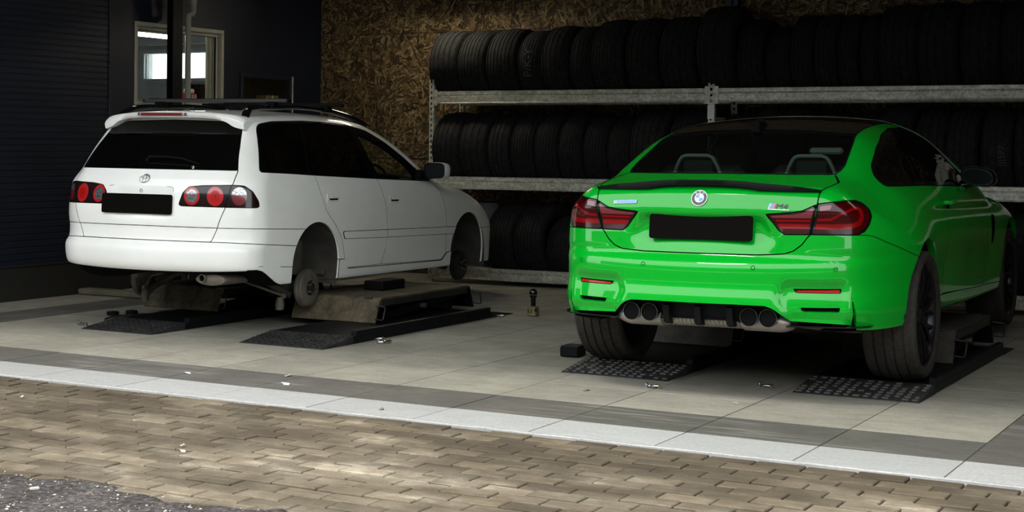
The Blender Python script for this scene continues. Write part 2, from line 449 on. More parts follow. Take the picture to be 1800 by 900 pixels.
def wagon_body(h=0.0125):
    B = Body(h, .96, -1.15, 3.55, -.2, 1.22)
    y, z, x = B.ys, B.zs, np.abs(B.xs)
    lv = [-.16, -.05, .08, .2, .35, .5, .60, .68, .78, .90, 1.0, 1.06, 1.12, 1.2]
    base = np.array([.83, .845, .853, .857, .86, .855, .842, .812, .765, .712, .665, .63, .585, .5])
    st = [-1.0, -.6, -.2, .3, 1.2, 1.8, 2.4, 2.8, 3.2, 3.5]
    fy = [.95, .975, .992, 1, 1, .997, .985, .965, .90, .80]
    rows = [base*f for f in fy]
    B.X = table(st, lv, rows, y, z, 2)
    X, Z = np.meshgrid(x, z, indexing='ij')
    yc = pchip([-.2, -.03, .02, .08, .15, .182, .197, .215, .235, .30, .33, .40, .56, .64, .70, .72, .80, .95, 1.06, 1.12, 1.22],
               [-.86, -.90, -.965, -.995, -1.005, -1.0, -.985, -.962, -.958, -.957, -.965, -.972, -.958, -.932, -.897, -.885, -.825, -.695, -.60, -.545, -.42])(Z)
    B.Yr = yc + .19*X*X + (1.5 + 2.2*sstep(.6, .75, Z))*np.maximum(X - .57, 0)**2
    # shut line shelf above the bumper and number plate pocket
    rec = poly_sdf(np.stack([X.ravel(), Z.ravel()], 1), [(-.4, .585), (.235, .585), (.26, .40), (.20, .365), (-.4, .365)]).reshape(X.shape)
    B.Yr += .012*sstep(.006, -.02, rec)
    B.Yr = smooth1(smooth1(B.Yr, 0, 1), 1, 1)
    X, Y = np.meshgrid(x, y, indexing='ij')
    zc = pchip([-1.15, -.65, -.45, -.2, .3, .75, 1.0, 1.25, 1.5, 1.8, 2.0, 2.12, 2.25, 2.6, 2.9, 3.1, 3.25, 3.4, 3.55],
               [1.03, 1.11, 1.13, 1.147, 1.165, 1.165, 1.147, 1.085, .985, .825, .725, .688, .668, .60, .505, .415, .34, .24, .1])(Y)
    cr = pchip([-1.1, -.5, .5, 1.2, 1.9, 2.3, 2.8, 3.5], [.13, .13, .14, .16, .17, .10, .10, .15])(Y)
    B.Zt = smooth1(zc, 1, 2) - cr*X*X
    X, Z = np.meshgrid(x, z, indexing='ij')
    B.Yf = 3.36 - .36*X*X - .4*np.maximum(X - .6, 0)**2 - .12*np.maximum(Z - .2, 0)
    X, Y = np.meshgrid(x, y, indexing='ij')
    B.Zb = -.005 + .05*X*X - .115*sstep(-.75, -.45, Y)*sstep(.2, .7, X) - .0*Y
    B.Zb = B.Zb - .02*sstep(.5, 2.2, Y)*0
    B.kcorner = .08
    kt = pchip([-1.15, -.5, .5, 1.5, 2.0, 2.5, 3.5], [.06, .07, .08, .08, .10, .12, .15])
    B.ktop = lambda yy: kt(yy)
    return B
# ---------------------------------------------------------------- materials
def paint(name, col, dirt=0.0, rough=.28, coat=.7):
    t = NT(name); b = t.bsdf(Base_Color=col, Roughness=rough, Coat_Weight=coat, Coat_Roughness=.015, Specular_IOR_Level=.06)
    if dirt:
        f = t.noise(t.coord(scale=(1, 1, 2)), 3.5, 6, .6)
        d = tuple(c*(1-dirt) for c in col[:3]) + (1,)
        t.l(t.ramp(f, [(.38, d), (.62, col)]), b.inputs['Base Color'])
    return t.m
def glass(name, tint, opacity, rough=.01):
    """tinted pane: thin transparent sheet with a glossy surface"""
    t = NT(name); tr = t.n('ShaderNodeBsdfTransparent'); tr.inputs[0].default_value = tint
    g = t.n('ShaderNodeBsdfGlossy'); g.inputs['Roughness'].default_value = rough
    d = t.n('ShaderNodeBsdfDiffuse'); d.inputs[0].default_value = (.002, .002, .002, 1)
    m1 = t.n('ShaderNodeMixShader'); m1.inputs[0].default_value = opacity; t.l(tr.outputs[0], m1.inputs[1]); t.l(d.outputs[0], m1.inputs[2])
    lw = t.n('ShaderNodeLayerWeight'); lw.inputs[0].default_value = .5
    fr = t.math('MULTIPLY_ADD', t.math('POWER', lw.outputs['Facing'], 4.0), .9); fr.node.inputs[2].default_value = .045
    m2 = t.n('ShaderNodeMixShader'); t.l(fr, m2.inputs[0]); t.l(m1.outputs[0], m2.inputs[1]); t.l(g.outputs[0], m2.inputs[2])
    t.l(m2.outputs[0], t.out.inputs[0]); return t.m
def emit(name, col, st):
    t = NT(name); e = t.n('ShaderNodeEmission'); e.inputs[0].default_value = col; e.inputs[1].default_value = st; t.l(e.outputs[0], t.out.inputs[0]); return t.m
M = {}
M['green'] = paint('green_paint', (0.0, .335, .017, 1), coat=.85)
M['white'] = paint('white_paint', (.90, .90, .85, 1), .04)
M['black_gloss'] = simple('gloss_black', (.004, .004, .0045, 1), .12, 0, .6, spec=.3)
M['black'] = simple('black_plastic', (.0035, .0035, .004, 1), .55, var=.3, spec=.12)
M['dark'] = simple('dark_void', (.002, .002, .002, 1), .9, spec=.1)
M['plate'] = simple('masked_plate_black', (.0035, .003, .0024, 1), .9, spec=.05)
M['carbon'] = simple('carbon_roof', (.016, .013, .009, 1), .22, 0, 1.0, .25, 60)
M['rubber'] = simple('tyre_rubber', (.0150, .0152, .0155, 1), .8, var=.5, vs_=9, spec=.12)
M['rubber_dusty'] = simple('dusty_tread', (.030, .027, .023, 1), .85, var=.3, vs_=14, spec=.2)
M['rim'] = simple('black_rim', (.012, .012, .014, 1), .3, .6)
M['steel'] = simple('bare_steel', (.22, .21, .20, 1), .45, .8, var=.3)
M['dirty_steel'] = simple('dirty_steel', (.14, .125, .098, 1), .65, .4, var=.4)
M['well'] = simple('dusty_wheel_well', (.048, .044, .036, 1), .85, var=.4, vs_=6)
M['well_body'] = simple('dusty_inner_panel', (.16, .15, .12, 1), .75, var=.35, vs_=5)
M['chrome'] = simple('chrome', (.50, .50, .50, 1), .15, 1.0)
M['muffler'] = simple('muffler_steel', (.34, .31, .28, 1), .42, .7, var=.25, vs_=12)
M['muffler_tan'] = simple('aged_muffler', (.12, .105, .078, 1), .6, .3, var=.3)
M['red_lens'] = simple('dark_red_lens', (.040, .0003, .001, 1), .15, 0, .35, spec=.2)
M['red_bar'] = simple('red_light_guide', (.19, .0005, .002, 1), .2, 0, .25, spec=.2)
M['lens_reflection'] = simple('painted_lens_reflection', (.16, .022, .03, 1), .12, 0, .6)  # paler red painted in for the reflection along the top of the lens
M['red'] = simple('red_reflector', (.36, .004, .003, 1), .25, 0, .2, spec=.2)
M['red_round'] = simple('red_round_lens', (.42, .006, .006, 1), .15, 0, .8)
M['red_dim'] = simple('dim_red_lens', (.16, .004, .010, 1), .15, 0, 1.0)
M['lamp_black'] = simple('smoked_lamp_housing', (.010, .002, .002, 1), .15, 0, .3, spec=.3)
M['clear_lamp'] = simple('clear_faceted_lens', (.27, .27, .28, 1), .12, .75, .6, .8, 85)
M['seat'] = simple('dark_seat', (.030, .034, .030, 1), .7)
M['trim_grey'] = simple('pale_seat_trim', (.34, .38, .33, 1), .5)
M['blue'] = simple('badge_blue', (.03, .20, .65, 1), .25, 0, 1.0)
M['pale_blue'] = simple('badge_pale_blue', (.28, .45, .62, 1), .3, 0, .5)
M['badge_red'] = simple('badge_red', (.6, .02, .03, 1), .25, 0, 1.0)
M['badge_white'] = simple('badge_white', (.8, .8, .8, 1), .25, 0, 1.0)
M['glass_rear'] = glass('tinted_rear_glass', (.50, .60, .54, 1), .30)
M['glass_side'] = glass('tinted_side_glass', (.55, .55, .50, 1), .45)
M['glass_black'] = glass('black_film_glass', (.10, .10, .10, 1), .93)
M['glass_green'] = glass('greenish_clear_glass', (.93, .96, .86, 1), .0)
M['glass_clear'] = glass('clear_glass', (.95, .97, .95, 1), .0)
M['mirror'] = simple('mirror_glass', (.004, .006, .007, 1), .15, 0, 0, spec=.12)  # near-black colour in place of the dark reflection a mirror would show
def tile_mat(name, col, stain, k):
    t = NT(name); b = t.bsdf(Roughness=.55, Specular_IOR_Level=.3)
    w = t.coord('World'); oi = t.n('ShaderNodeObjectInfo')
    f = t.noise(w, 2.2, 7, .62); g = t.noise(t.coord('World', scale=(1.2, 9, 1), rot=(0, 0, .25)), 4.0, 6, .6); fine = t.noise(w, 60, 3)
    dk = tuple(c*stain for c in col[:3]) + (1,)
    c = t.mix(t.ramp(f, [(.30, dk), (.62, col)]), t.ramp(g, [(.36, dk), (.60, col)]), .4)
    c = t.mix(c, t.ramp(fine, [(.35, (.75, .73, .70, 1)), (.6, (1, 1, 1, 1))]), .6, 'MULTIPLY')
    if k == 2:
        sk = t.noise(t.coord('World', scale=(1.1, 26, 1), rot=(0, 0, .9)), 1.6, 5, .6); pm_ = t.noise(w, 1.1, 2)
        fac = t.math('MULTIPLY', t.ramp(sk, [(.52, (0, 0, 0, 1)), (.62, (1, 1, 1, 1))]), t.ramp(pm_, [(.47, (0, 0, 0, 1)), (.58, (1, 1, 1, 1))]))
        c = t.mix(c, (.25, .235, .205, 1), t.math('MULTIPLY', fac, .75))
    br = t.math('MULTIPLY_ADD', oi.outputs['Random'], .14); br.node.inputs[2].default_value = .93
    cc = t.n('ShaderNodeCombineColor'); [t.l(br, cc.inputs[i]) for i in range(3)]
    c = t.mix(c, cc.outputs[0], 1.0, 'MULTIPLY')
    t.l(c, b.inputs['Base Color']); t.l(t.ramp(f, [(.3, (.75,)*3), (.7, (.42,)*3)]), b.inputs['Roughness'])
    t.bump(fine, .12, .004); return t.m
M['tile_light'] = tile_mat('light_floor_tile', (.32, .303, .252, 1), .55, 0)
M['tile_white'] = tile_mat('pale_threshold_tile', (.375, .375, .365, 1), .80, 1)
M['tile_grey'] = tile_mat('grey_floor_tile', (.115, .109, .096, 1), .60, 2)
M['grout'] = simple('dark_grout', (.055, .050, .042, 1), .95, var=.3)
def paver_mat():
    t = NT('concrete_paver'); b = t.bsdf(Roughness=.9, Specular_IOR_Level=.2); w = t.coord('World'); oi = t.n('ShaderNodeObjectInfo')
    f = t.noise(t.coord('World', scale=(.8, 2.0, 1)), 2.3, 6, .66); g = t.noise(w, 9, 5, .6); fine = t.noise(w, 120, 3, .7)
    lo_ = t.noise(t.coord('World', scale=(.6, 1, 1)), .75, 3, .5)
    base = t.ramp(t.math('ADD', t.math('ADD', t.math('MULTIPLY', f, .45), t.math('MULTIPLY', lo_, .45)), t.math('MULTIPLY', g, .12)), [(.38, (.058, .045, .030, 1)), (.50, (.100, .080, .055, 1)), (.58, (.165, .138, .100, 1)), (.67, (.38, .335, .262, 1))])
    br = t.ramp(oi.outputs['Random'], [(0, (.70, .68, .66, 1)), (.5, (.95, .94, .92, 1)), (1, (1.25, 1.22, 1.18, 1))])
    c = t.mix(base, br, 1.0, 'MULTIPLY'); c = t.mix(c, t.ramp(fine, [(.3, (.6,)*3), (.7, (1.1,)*3)]), .5, 'MULTIPLY')
    t.l(c, b.inputs['Base Color']); t.bump(fine, .4, .004); return t.m
M['paver'] = paver_mat()
M['joint'] = simple('sand_joint', (.050, .038, .026, 1), .95, var=.4, vs_=30)
def gravel_mat():
    t = NT('dirty_asphalt'); b = t.bsdf(Roughness=.95, Specular_IOR_Level=.15); w = t.coord('World')
    f = t.noise(w, 3, 6); g = t.noise(w, 45, 5, .7); v = t.n('ShaderNodeTexVoronoi'); setin(v, Scale=60); t.l(w, v.inputs['Vector'])
    c = t.mix(t.ramp(g, [(.35, (.028, .025, .025, 1)), (.55, (.095, .083, .078, 1)), (.72, (.22, .19, .18, 1))]), t.ramp(f, [(.35, (.45,)*3), (.65, (1.1,)*3)]), .8, 'MULTIPLY')
    t.l(c, b.inputs['Base Color']); t.bump(g, .7, .02); return t.m
M['gravel'] = gravel_mat()
M['pebble'] = simple('pale_pebble', (.42, .39, .34, 1), .8, var=.3, vs_=30)
M['leaf'] = simple('dry_litter', (.20, .15, .10, 1), .8, var=.4, vs_=20)
def osb_mat(ax=0):
    """strand board: flat chips laid at every angle, three layers deep"""
    t = NT('strand_board'); b = t.bsdf(Roughness=.7, Specular_IOR_Level=.25)
    g = t.n('ShaderNodeNewGeometry'); sep = t.n('ShaderNodeSeparateXYZ'); t.l(g.outputs['Position'], sep.inputs[0])
    cb = t.n('ShaderNodeCombineXYZ'); t.l(sep.outputs[ax], cb.inputs[0]); t.l(sep.outputs[2], cb.inputs[1])
    wob = t.n('ShaderNodeTexNoise'); setin(wob, Scale=5.0, Detail=2); t.l(cb.outputs[0], wob.inputs['Vector'])
    wv = t.n('ShaderNodeVectorMath', operation='MULTIPLY_ADD'); t.l(wob.outputs['Color'], wv.inputs[0]); wv.inputs[1].default_value = (.10, .10, 0); t.l(cb.outputs[0], wv.inputs[2])
    cols = []; hs = None
    for i, (rot, sx, sy) in enumerate(((.2, 10, 55), (1.0, 11, 62), (1.65, 10, 52), (2.3, 12, 60), (2.85, 10, 58))):
        m0 = t.n('ShaderNodeMapping'); m0.inputs['Rotation'].default_value = (0, 0, rot); t.l(wv.outputs[0], m0.inputs[0])
        m = t.n('ShaderNodeMapping'); m.inputs['Scale'].default_value = (sx, sy, 1); m.inputs['Location'].default_value = (i*3.3, i*7.1, 0)
        t.l(m0.outputs[0], m.inputs[0])
        v = t.n('ShaderNodeTexVoronoi', feature='F1'); v.voronoi_dimensions = '2D'; setin(v, Scale=1.0, Randomness=1.0); t.l(m.outputs[0], v.inputs['Vector'])
        bw = t.n('ShaderNodeSeparateColor'); t.l(v.outputs['Color'], bw.inputs[0])
        cols.append((bw.outputs[0], bw.outputs[1], v.outputs['Distance']))
    tone = cols[0][0]; top = cols[0][1]; edge = cols[0][2]
    for a, p, d in cols[1:]:
        gt = t.math('GREATER_THAN', p, top)
        def pick(x, y):
            m = t.n('ShaderNodeMix'); t.l(gt, m.inputs[0]); t.l(x, m.inputs[2]); t.l(y, m.inputs[3]); return m.outputs[0]
        tone, edge, top = pick(tone, a), pick(edge, d), pick(top, p)
    c = t.ramp(tone, [(.0, (.018, .010, .004, 1)), (.35, (.078, .050, .020, 1)), (.65, (.160, .110, .050, 1)), (1, (.30, .23, .125, 1))])
    c = t.mix(c, t.ramp(edge, [(.25, (1, 1, 1, 1)), (.75, (.30, .25, .2, 1))]), .85, 'MULTIPLY')
    fi = t.noise(t.coord('World'), 25, 4); c = t.mix(c, t.ramp(fi, [(.3, (.65,)*3), (.65, (1.05,)*3)]), .7, 'MULTIPLY')
    t.l(c, b.inputs['Base Color']); t.bump(tone, .5, .004); return t.m
M['osb'] = osb_mat(); M['osb_side'] = osb_mat(1)
M['wall_navy'] = simple('navy_black_panel', (.0036, .0072, .0190, 1), .5, 0, 0, .25, 3)
M['wall_rib'] = simple('ribbed_black_panel', (.0058, .0092, .0190, 1), .45, .0, 0, .25, 3)
M['plinth'] = simple('dark_plinth', (.0085, .0078, .0052, 1), .7, var=.3)
M['plinth_cap'] = simple('plinth_cap_metal', (.018, .0175, .016, 1), .4, .3)
M['pvc'] = simple('dusty_white_pvc', (.40, .385, .31, 1), .45, var=.12)
M['grey_paint'] = simple('grey_office_paint', (.42, .45, .46, 1), .7, var=.1)
M['ceiling'] = simple('grey_ceiling_sheet', (.10, .10, .10, 1), .7)
M['facade'] = simple('facade_sheet', (.18, .18, .19, 1), .6)
def galv():
    t = NT('galvanised_steel'); b = t.bsdf(Roughness=.42, Metallic=.25); w = t.coord('World')
    v = t.n('ShaderNodeTexVoronoi'); setin(v, Scale=55.0); t.l(w, v.inputs['Vector']); s_ = t.n('ShaderNodeSeparateColor'); t.l(v.outputs['Color'], s_.inputs[0])
    f = t.noise(t.coord('World', scale=(1, 1, 3)), 9, 6, .65)
    c = t.mix(t.ramp(s_.outputs[0], [(0, (.44, .44, .385, 1)), (1, (.76, .76, .68, 1))]), t.ramp(f, [(.35, (.6, .58, .52, 1)), (.6, (1, 1, 1, 1))]), .8, 'MULTIPLY')
    t.l(c, b.inputs['Base Color']); return t.m
M['galv'] = galv()
M['pipe'] = simple('pale_pipe', (.24, .24, .21, 1), .5)
M['lift'] = simple('black_lift_paint', (.004, .0045, .0055, 1), .5, .1, 0, .4, 6, .2)
M['lift_edge'] = simple('worn_lift_edge', (.022, .022, .021, 1), .5, .3, 0, .4, 10)
def deck_mat(name, a, b_, sc):
    t = NT(name); b = t.bsdf(Roughness=.75, Metallic=.15); f = t.noise(t.coord('World'), sc, 6, .65); g = t.noise(t.coord('World'), sc*6, 4, .6)
    t.l(t.mix(t.ramp(f, [(.35, a), (.65, b_)]), t.ramp(g, [(.35, (.6,)*3), (.65, (1.15,)*3)]), .8, 'MULTIPLY'), b.inputs['Base Color']); t.bump(g, .3, .004); return t.m
M['deck_shaded'] = deck_mat('dusty_shaded_deck', (.014, .012, .008, 1), (.050, .042, .029, 1), 7)  # same dusty deck, shade under the green car darkened into its colour
M['deck'] = deck_mat('dusty_brown_deck', (.045, .035, .019, 1), (.15, .118, .070, 1), 7)
M['mat'] = deck_mat('dark_rubber_ramp', (.005, .005, .005, 1), (.028, .026, .023, 1), 8)
M['stud'] = simple('worn_stud_grey', (.085, .082, .078, 1), .7, .2, var=.4)
M['cardboard'] = simple('brown_cardboard', (.30, .19, .09, 1), .85, var=.15)
M['blue_door'] = simple('blue_panel', (.01, .03, .12, 1), .5)
M['carton_red'] = simple('red_carton', (.45, .04, .04, 1), .6)
M['carton_white'] = simple('white_wrap', (.75, .75, .75, 1), .5)
M['brass'] = simple('brass_fitting', (.55, .45, .25, 1), .3, 1.0)
M['yellow'] = simple('dirty_yellow', (.20, .16, .07, 1), .6, .2, 0, .4, 20)
M['chalk'] = simple('white_chalk', (.06, .06, .056, 1), .9)
M['wood_board'] = simple('dusty_board', (.11, .098, .066, 1), .8, var=.2)
M['tube_lamp'] = emit('fluorescent_tube', (1.0, .93, .80, 1), 7.0)
M['office_lamp'] = emit('office_tube', (1.0, .96, .80, 1), 34.0)

M['warm_lamp'] = emit('warm_tube', (1.0, .90, .70, 1), 34.0)
M['facade_dark'] = simple('added_dark_facade', (.035, .038, .034, 1), .85, var=.3, vs_=.6)
# ---------------------------------------------------------------- the shell of the workshop
XW, YB, YD = -9.257, 12.775, 5.913          # left wall, back wall, threshold
HC = 3.7
def to_px(p):
    d = Vector(p) - Vector((0, 0, EYE)); f = d.dot(Fw)
    if f < .1: return None
    return 900 + 2689.44*d.dot(cx_)/f, 259.86 - 2689.44*d.dot(cy_)/f
def in_view(p, m=30):
    q = to_px(p); return q is not None and -m < q[0] < 1800 + m and -m < q[1] < 900 + m
fl = MB().box(((XW + 2.6)/2, (YD + YB + .12)/2, -.06), (2.6 - XW + .3, YB - YD + .12, .114)).build('floor', M['grout']); structure(fl)
_tile = {}
def slab(w, d, h, ch, z0=0.0):
    k = (round(w, 3), round(d, 3), round(h, 3))
    if k not in _tile:
        b = MB(); x, y = w/2, d/2
        V = [(-x, -y, -h), (x, -y, -h), (x, y, -h), (-x, y, -h), (-x, -y, -ch), (x, -y, -ch), (x, y, -ch), (-x, y, -ch),
             (-x+ch, -y+ch, 0), (x-ch, -y+ch, 0), (x-ch, y-ch, 0), (-x+ch, y-ch, 0)]
        F = [(8, 9, 10, 11)] + [(i, (i+1) % 4, 4+(i+1) % 4, 4+i) for i in range(4)] + [(4+i, 4+(i+1) % 4, 8+(i+1) % 4, 8+i) for i in range(4)]
        b.add(V, F); me = bpy.data.meshes.new('slab'); me.from_pydata(b.v, [], b.f); _tile[k] = me
    return _tile[k]
cols = [XW, -8.70, -8.22, -7.354] + [-6.754 + .6*i for i in range(16)]
rows = [YD, 6.260, 6.712] + [6.712 + .49*i for i in range(1, 13)]
rows = [r for r in rows if r < YB - .1] + [YB]
for j in range(len(rows) - 1):
    for i in range(len(cols) - 1):
        x0, x1, y0, y1 = cols[i], cols[i+1], rows[j], rows[j+1]
        xm, ym = (x0+x1)/2, (y0+y1)/2
        if j == 0: mt = 'tile_white'
        elif j == 1 and xm > -8.7: mt = 'tile_grey'
        elif i == 1 and j > 0 or -1.36 < x0 < -.9: mt = 'tile_grey'
        else: mt = 'tile_light'
        me = slab(x1 - x0 - .007, y1 - y0 - .0035, .012, .0007)
        key = me.name + mt
        if key not in bpy.data.meshes:
            m2 = me.copy(); m2.name = key; m2.materials.append(M[mt])
        o = link('tile', bpy.data.meshes[key], None, fl); o.location = (xm, ym, random.uniform(-.0008, .0008))
# white mortar lip along the threshold
b = MB(); n = 260; V = []; F = []
for i in range(n + 1):
    x = -9.2 + 11.6*i/n; e = YD - .020 + random.uniform(-.007, .005)
    V += [(x, YD + .006, -.004), (x, YD - .004, .0005), (x, e + .004, .0005), (x, e, -.004), (x, e, -.03)]
for i in range(n):
    for k in range(4): F.append((5*i + k, 5*i + k + 1, 5*i + k + 6, 5*i + k + 5))
b.add(V, F)
b.build('threshold_mortar', M['tile_white'], fl)
# ---- yard outside: pavers and dirty asphalt
yard = MB().box((-4, 0, -.10), (26, 2*YD, .10)).build('pavement', M['joint']); structure(yard)
PL, PW = .205, .103
cand = []; y = YD - .030 - PW/2; r = 0
while y > 2.0:
    x = -11 + (r % 2)*PL/2 + random.uniform(-.01, .01)
    while x < 3.5:
        cand.append((x, y)); x += PL
    y -= PW; r += 1
vis = []
for c in cand:
    q = to_px((c[0], c[1], 0))
    if c[1] > 4.12 and q and -20 < q[0] < 1820 and q[1] < 915: vis.append((-q[1], c))
vis.sort(); near = set(c for _, c in vis[:300])
pm = slab(PL - .008, PW - .012, .05, .004).copy(); pm.name = 'paver'; pm.materials.append(M['paver'])
rest = MB()
for c in cand:
    if c in near:
        o = link('brick', pm, None, yard); o.location = (c[0], c[1], -.008 + random.uniform(-.0028, .0028)); o.rotation_euler = (random.gauss(0, .006), random.gauss(0, .004), random.gauss(0, .008))
    elif c[1] > 3.9:
        z = -.008 + random.uniform(-.0028, .0028); x2, y2, ch = (PL-.008)/2, (PW-.012)/2, .004
        rest.add([(c[0]+a*x2, c[1]+e*y2, z - .03) for a, e in ((-1, -1), (1, -1), (1, 1), (-1, 1))] + [(c[0]+a*(x2-ch), c[1]+e*(y2-ch), z) for a, e in ((-1, -1), (1, -1), (1, 1), (-1, 1))],
                 [(4, 5, 6, 7)] + [(i, (i+1) % 4, 4+(i+1) % 4, 4+i) for i in range(4)])
o = rest.build('brick_field', M['paver'], yard, smooth=False, fix=False); o['kind'] = 'stuff'
b = MB(); xs = np.linspace(-11, 4, 220); top = [(x, 4.16 + .035*math.sin(x*2.1) + .03*math.sin(x*7.7+1) + random.uniform(-.03, .03)) for x in xs]
for i in range(len(xs) - 1):
    (xa, ya), (xb, yb) = top[i], top[i+1]
    b.add([(xa, -4, .004), (xb, -4, .004), (xb, yb, .004), (xa, ya, .004), (xb, yb + .03, -.012), (xa, ya + .03, -.012)], [(0, 1, 2, 3), (3, 2, 4, 5)])
asphalt = b.build('asphalt_patch', M['gravel'], yard, fix=False)
b = MB()
for i in range(420):
    x = random.uniform(-5.2, -2.9); yv = random.uniform(3.55, 4.15)
    s_ = random.choice((.0015, .002, .003, .004)) * random.uniform(.7, 1.3)
    if random.random() < .08: s_ *= 2.6
    b.box((x, yv, .005 + s_*.3), (s_*2.4, s_*1.6, s_), Matrix.Rotation(random.uniform(0, 3), 3, 'Z') @ Matrix.Rotation(random.uniform(-.4, .4), 3, 'X'), ch=s_*.3)
tag(b.build('pebbles', M['pebble']), 'pale pebbles scattered over the dirty asphalt in the near left corner', 'pebbles', kind='stuff')
b = MB()
for i in range(500):
    x = random.uniform(-5.2, -2.4); yv = random.uniform(3.6, 4.2); L = random.uniform(.008, .022)
    b.box((x, yv, .006), (L, .003, .0015), Matrix.Rotation(random.uniform(0, 6.3), 3, 'Z') @ Matrix.Rotation(random.uniform(-.3, .3), 3, 'Y'))
tag(b.build('leaf_litter', M['leaf'], smooth=False), 'brown leaf litter and twigs along the edge of the dirty asphalt', 'litter', kind='stuff')
# ---- left wall with two windows
T = .12
wl = MB()
def wbox(y0, y1, z0, z1): wl.box((XW - T/2, (y0+y1)/2, (z0+z1)/2), (T, y1-y0, z1-z0))
W1 = (10.045, 11.235, 1.585, 2.315); W2 = (11.475, 12.285, 1.30, 1.932)
wbox(9.758, W1[0], 0, HC); wbox(W1[0], W1[1], 0, W1[2]); wbox(W1[0], W1[1], W1[3], HC)
wbox(W1[1], W2[0], 0, HC); wbox(W2[0], W2[1], 0, W2[2]); wbox(W2[0], W2[1], W2[3], HC); wbox(W2[1], YB + .12, 0, HC)
wall_l = structure(wl.build('wall_left', M['wall_navy'], smooth=False))
b = MB(); z = .27; prof = []
while z < HC:
    prof += [(0, z), (0, z + .036), (-.006, z + .040), (-.006, z + .047), (0, z + .051)]; z += .051
V = []; F = []
for x, z in prof: V += [(XW + x, 4.6, z), (XW + x, 9.75, z)]
for i in range(len(prof) - 1): F.append((2*i, 2*i+1, 2*i+3, 2*i+2))
b.add(V, F); b.add([(XW - .1, 4.6, 0), (XW - .1, 9.75, 0), (XW - .1, 9.75, HC), (XW - .1, 4.6, HC)], [(0, 1, 2, 3)])
b.build('ribbed_panel', M['wall_rib'], wall_l, smooth=False, fix=False)
MB().box((XW + .004, 9.758, 1.98), (.014, .05, HC - .3), ch=.003).build('seam_strip', M['wall_navy'], wall_l)
for zz in (2.18, 1.94, 1.66, 1.37, 1.05):
    o = MB().lathe([(0, .012), (.006, .011), (.009, .004), (.009, 0)], (XW + .010, 9.735, zz), 'x', 8).build('screw', M['plinth_cap'], wall_l)
bl = structure(MB().box((XW + .012, 8.6, .132), (.024, 8.0, .264)).build('baseboard_left', M['plinth']))
MB().box((XW + .015, 8.6, .270), (.034, 8.0, .012), ch=.002).build('cap_strip', M['plinth_cap'], bl)
# ---- window 1: white plastic frame looking into a lit office
y0, y1, z0, z1 = W1
b = MB(); fw = .036; xf = XW - .035
def ring(b, y0, y1, z0, z1, w, x, d):
    b.box((x, (y0+y1)/2, z1 - w/2), (d, y1-y0, w), ch=.004); b.box((x, (y0+y1)/2, z0 + w/2), (d, y1-y0, w), ch=.004)
    b.box((x, y0 + w/2, (z0+z1)/2), (d, w, z1-z0-2*w), ch=.004); b.box((x, y1 - w/2, (z0+z1)/2), (d, w, z1-z0-2*w), ch=.004)
ring(b, y0, y1, z0, z1, fw, XW - .03, .08)
win = structure(b.build('window_1', M['pvc']))
b = MB(); ring(b, y0 + fw, y1 - fw, z0 + fw, z1 - fw, .030, XW - .055, .05); b.build('sash', M['pvc'], win)
b = MB(); ring(b, y0 + fw + .026, y1 - fw - .026, z0 + fw + .026, z1 - fw - .026, .007, XW - .045, .02); b.build('gasket', M['black'], win)
MB().box((XW - .055, (y0+y1)/2, (z0+z1)/2), (.006, y1-y0-.12, z1-z0-.12)).build('pane', M['glass_clear'], win)
for k, (xa, wd) in enumerate(((XW - .085, .030), (XW - .105, .055))): MB().box((xa, y1 - .066 - wd/2, (z0+z1)/2), (.02, wd, z1-z0-.1), ch=.003).build('jamb', M['pvc'], win)
MB().box((XW - .27, (y0+y1)/2, z0 + .052), (.28, y1-y0 - .02, .03), ch=.004).build('window_sill', M['pvc'], win)
# office behind
OX, OY = -13.2, 13.5
b = MB()
bw0, bw1, bz0, bz1 = -12.27, -11.332, 2.003, 2.293
b.box(((OX + bw0)/2, OY + .06, 1.35), (bw0 - OX, .12, 2.7)); b.box(((bw1 + XW - .12)/2, OY + .06, 1.35), (XW - .12 - bw1, .12, 2.7))
b.box(((bw0+bw1)/2, OY + .06, bz0/2), (bw1-bw0, .12, bz0)); b.box(((bw0+bw1)/2, OY + .06, (bz1+2.7)/2), (bw1-bw0, .12, 2.7-bz1))
b.box((OX - .06, 11.5, 1.35), (.12, 5, 2.7)); b.box(((OX+XW)/2 - .06, 9.2, 1.35), (XW-OX-.14, .12, 2.7)); b.box(((OX+XW)/2 - .06, 11.4, 2.76), (XW-OX-.1, 4.6, .12)); b.box(((OX+XW)/2 - .06, 11.4, -.06), (XW-OX-.1, 4.6, .12))
structure(b.build('wall_office', M['grey_paint'], smooth=False))
b = MB(); ring_y = OY - .005
for (xa, xb, za, zb_) in ((bw0 - .05, bw1 + .05, bz1, bz1 + .05), (bw0 - .05, bw1 + .05, bz0 - .05, bz0), (bw0 - .05, bw0, bz0, bz1), (bw1, bw1 + .05, bz0, bz1)):
    b.box(((xa+xb)/2, ring_y, (za+zb_)/2), (xb-xa, .05, zb_-za), ch=.004)
w3 = structure(b.build('window_3', M['grey_paint']))
MB().box(((bw0+bw1)/2, OY + .05, (bz0+bz1)/2), (bw1-bw0, .006, bz1-bz0)).build('pane', M['glass_clear'], w3)
b = MB().box((-11.4, 13.44, 2.42), (3.5, .10, .07)); structure(b.build('trim_1', M['grey_paint']))
lamp = tag(empty('strip_light', (-9.98, 11.08, 2.29)), 'bright strip light on the office ceiling behind the white window', 'light')
MB().box((0, 0, .03), (.08, .66, .05), ch=.006).build('housing', M['pvc'], lamp); MB().tube([(0, -.32, -.012), (0, .32, -.012)], .018, 10).build('tube', M['office_lamp'], lamp)
ct = tag(empty('carton', (-9.50, 11.04, z0 + .0675)), 'small red and white carton on the sill behind the white window', 'box')
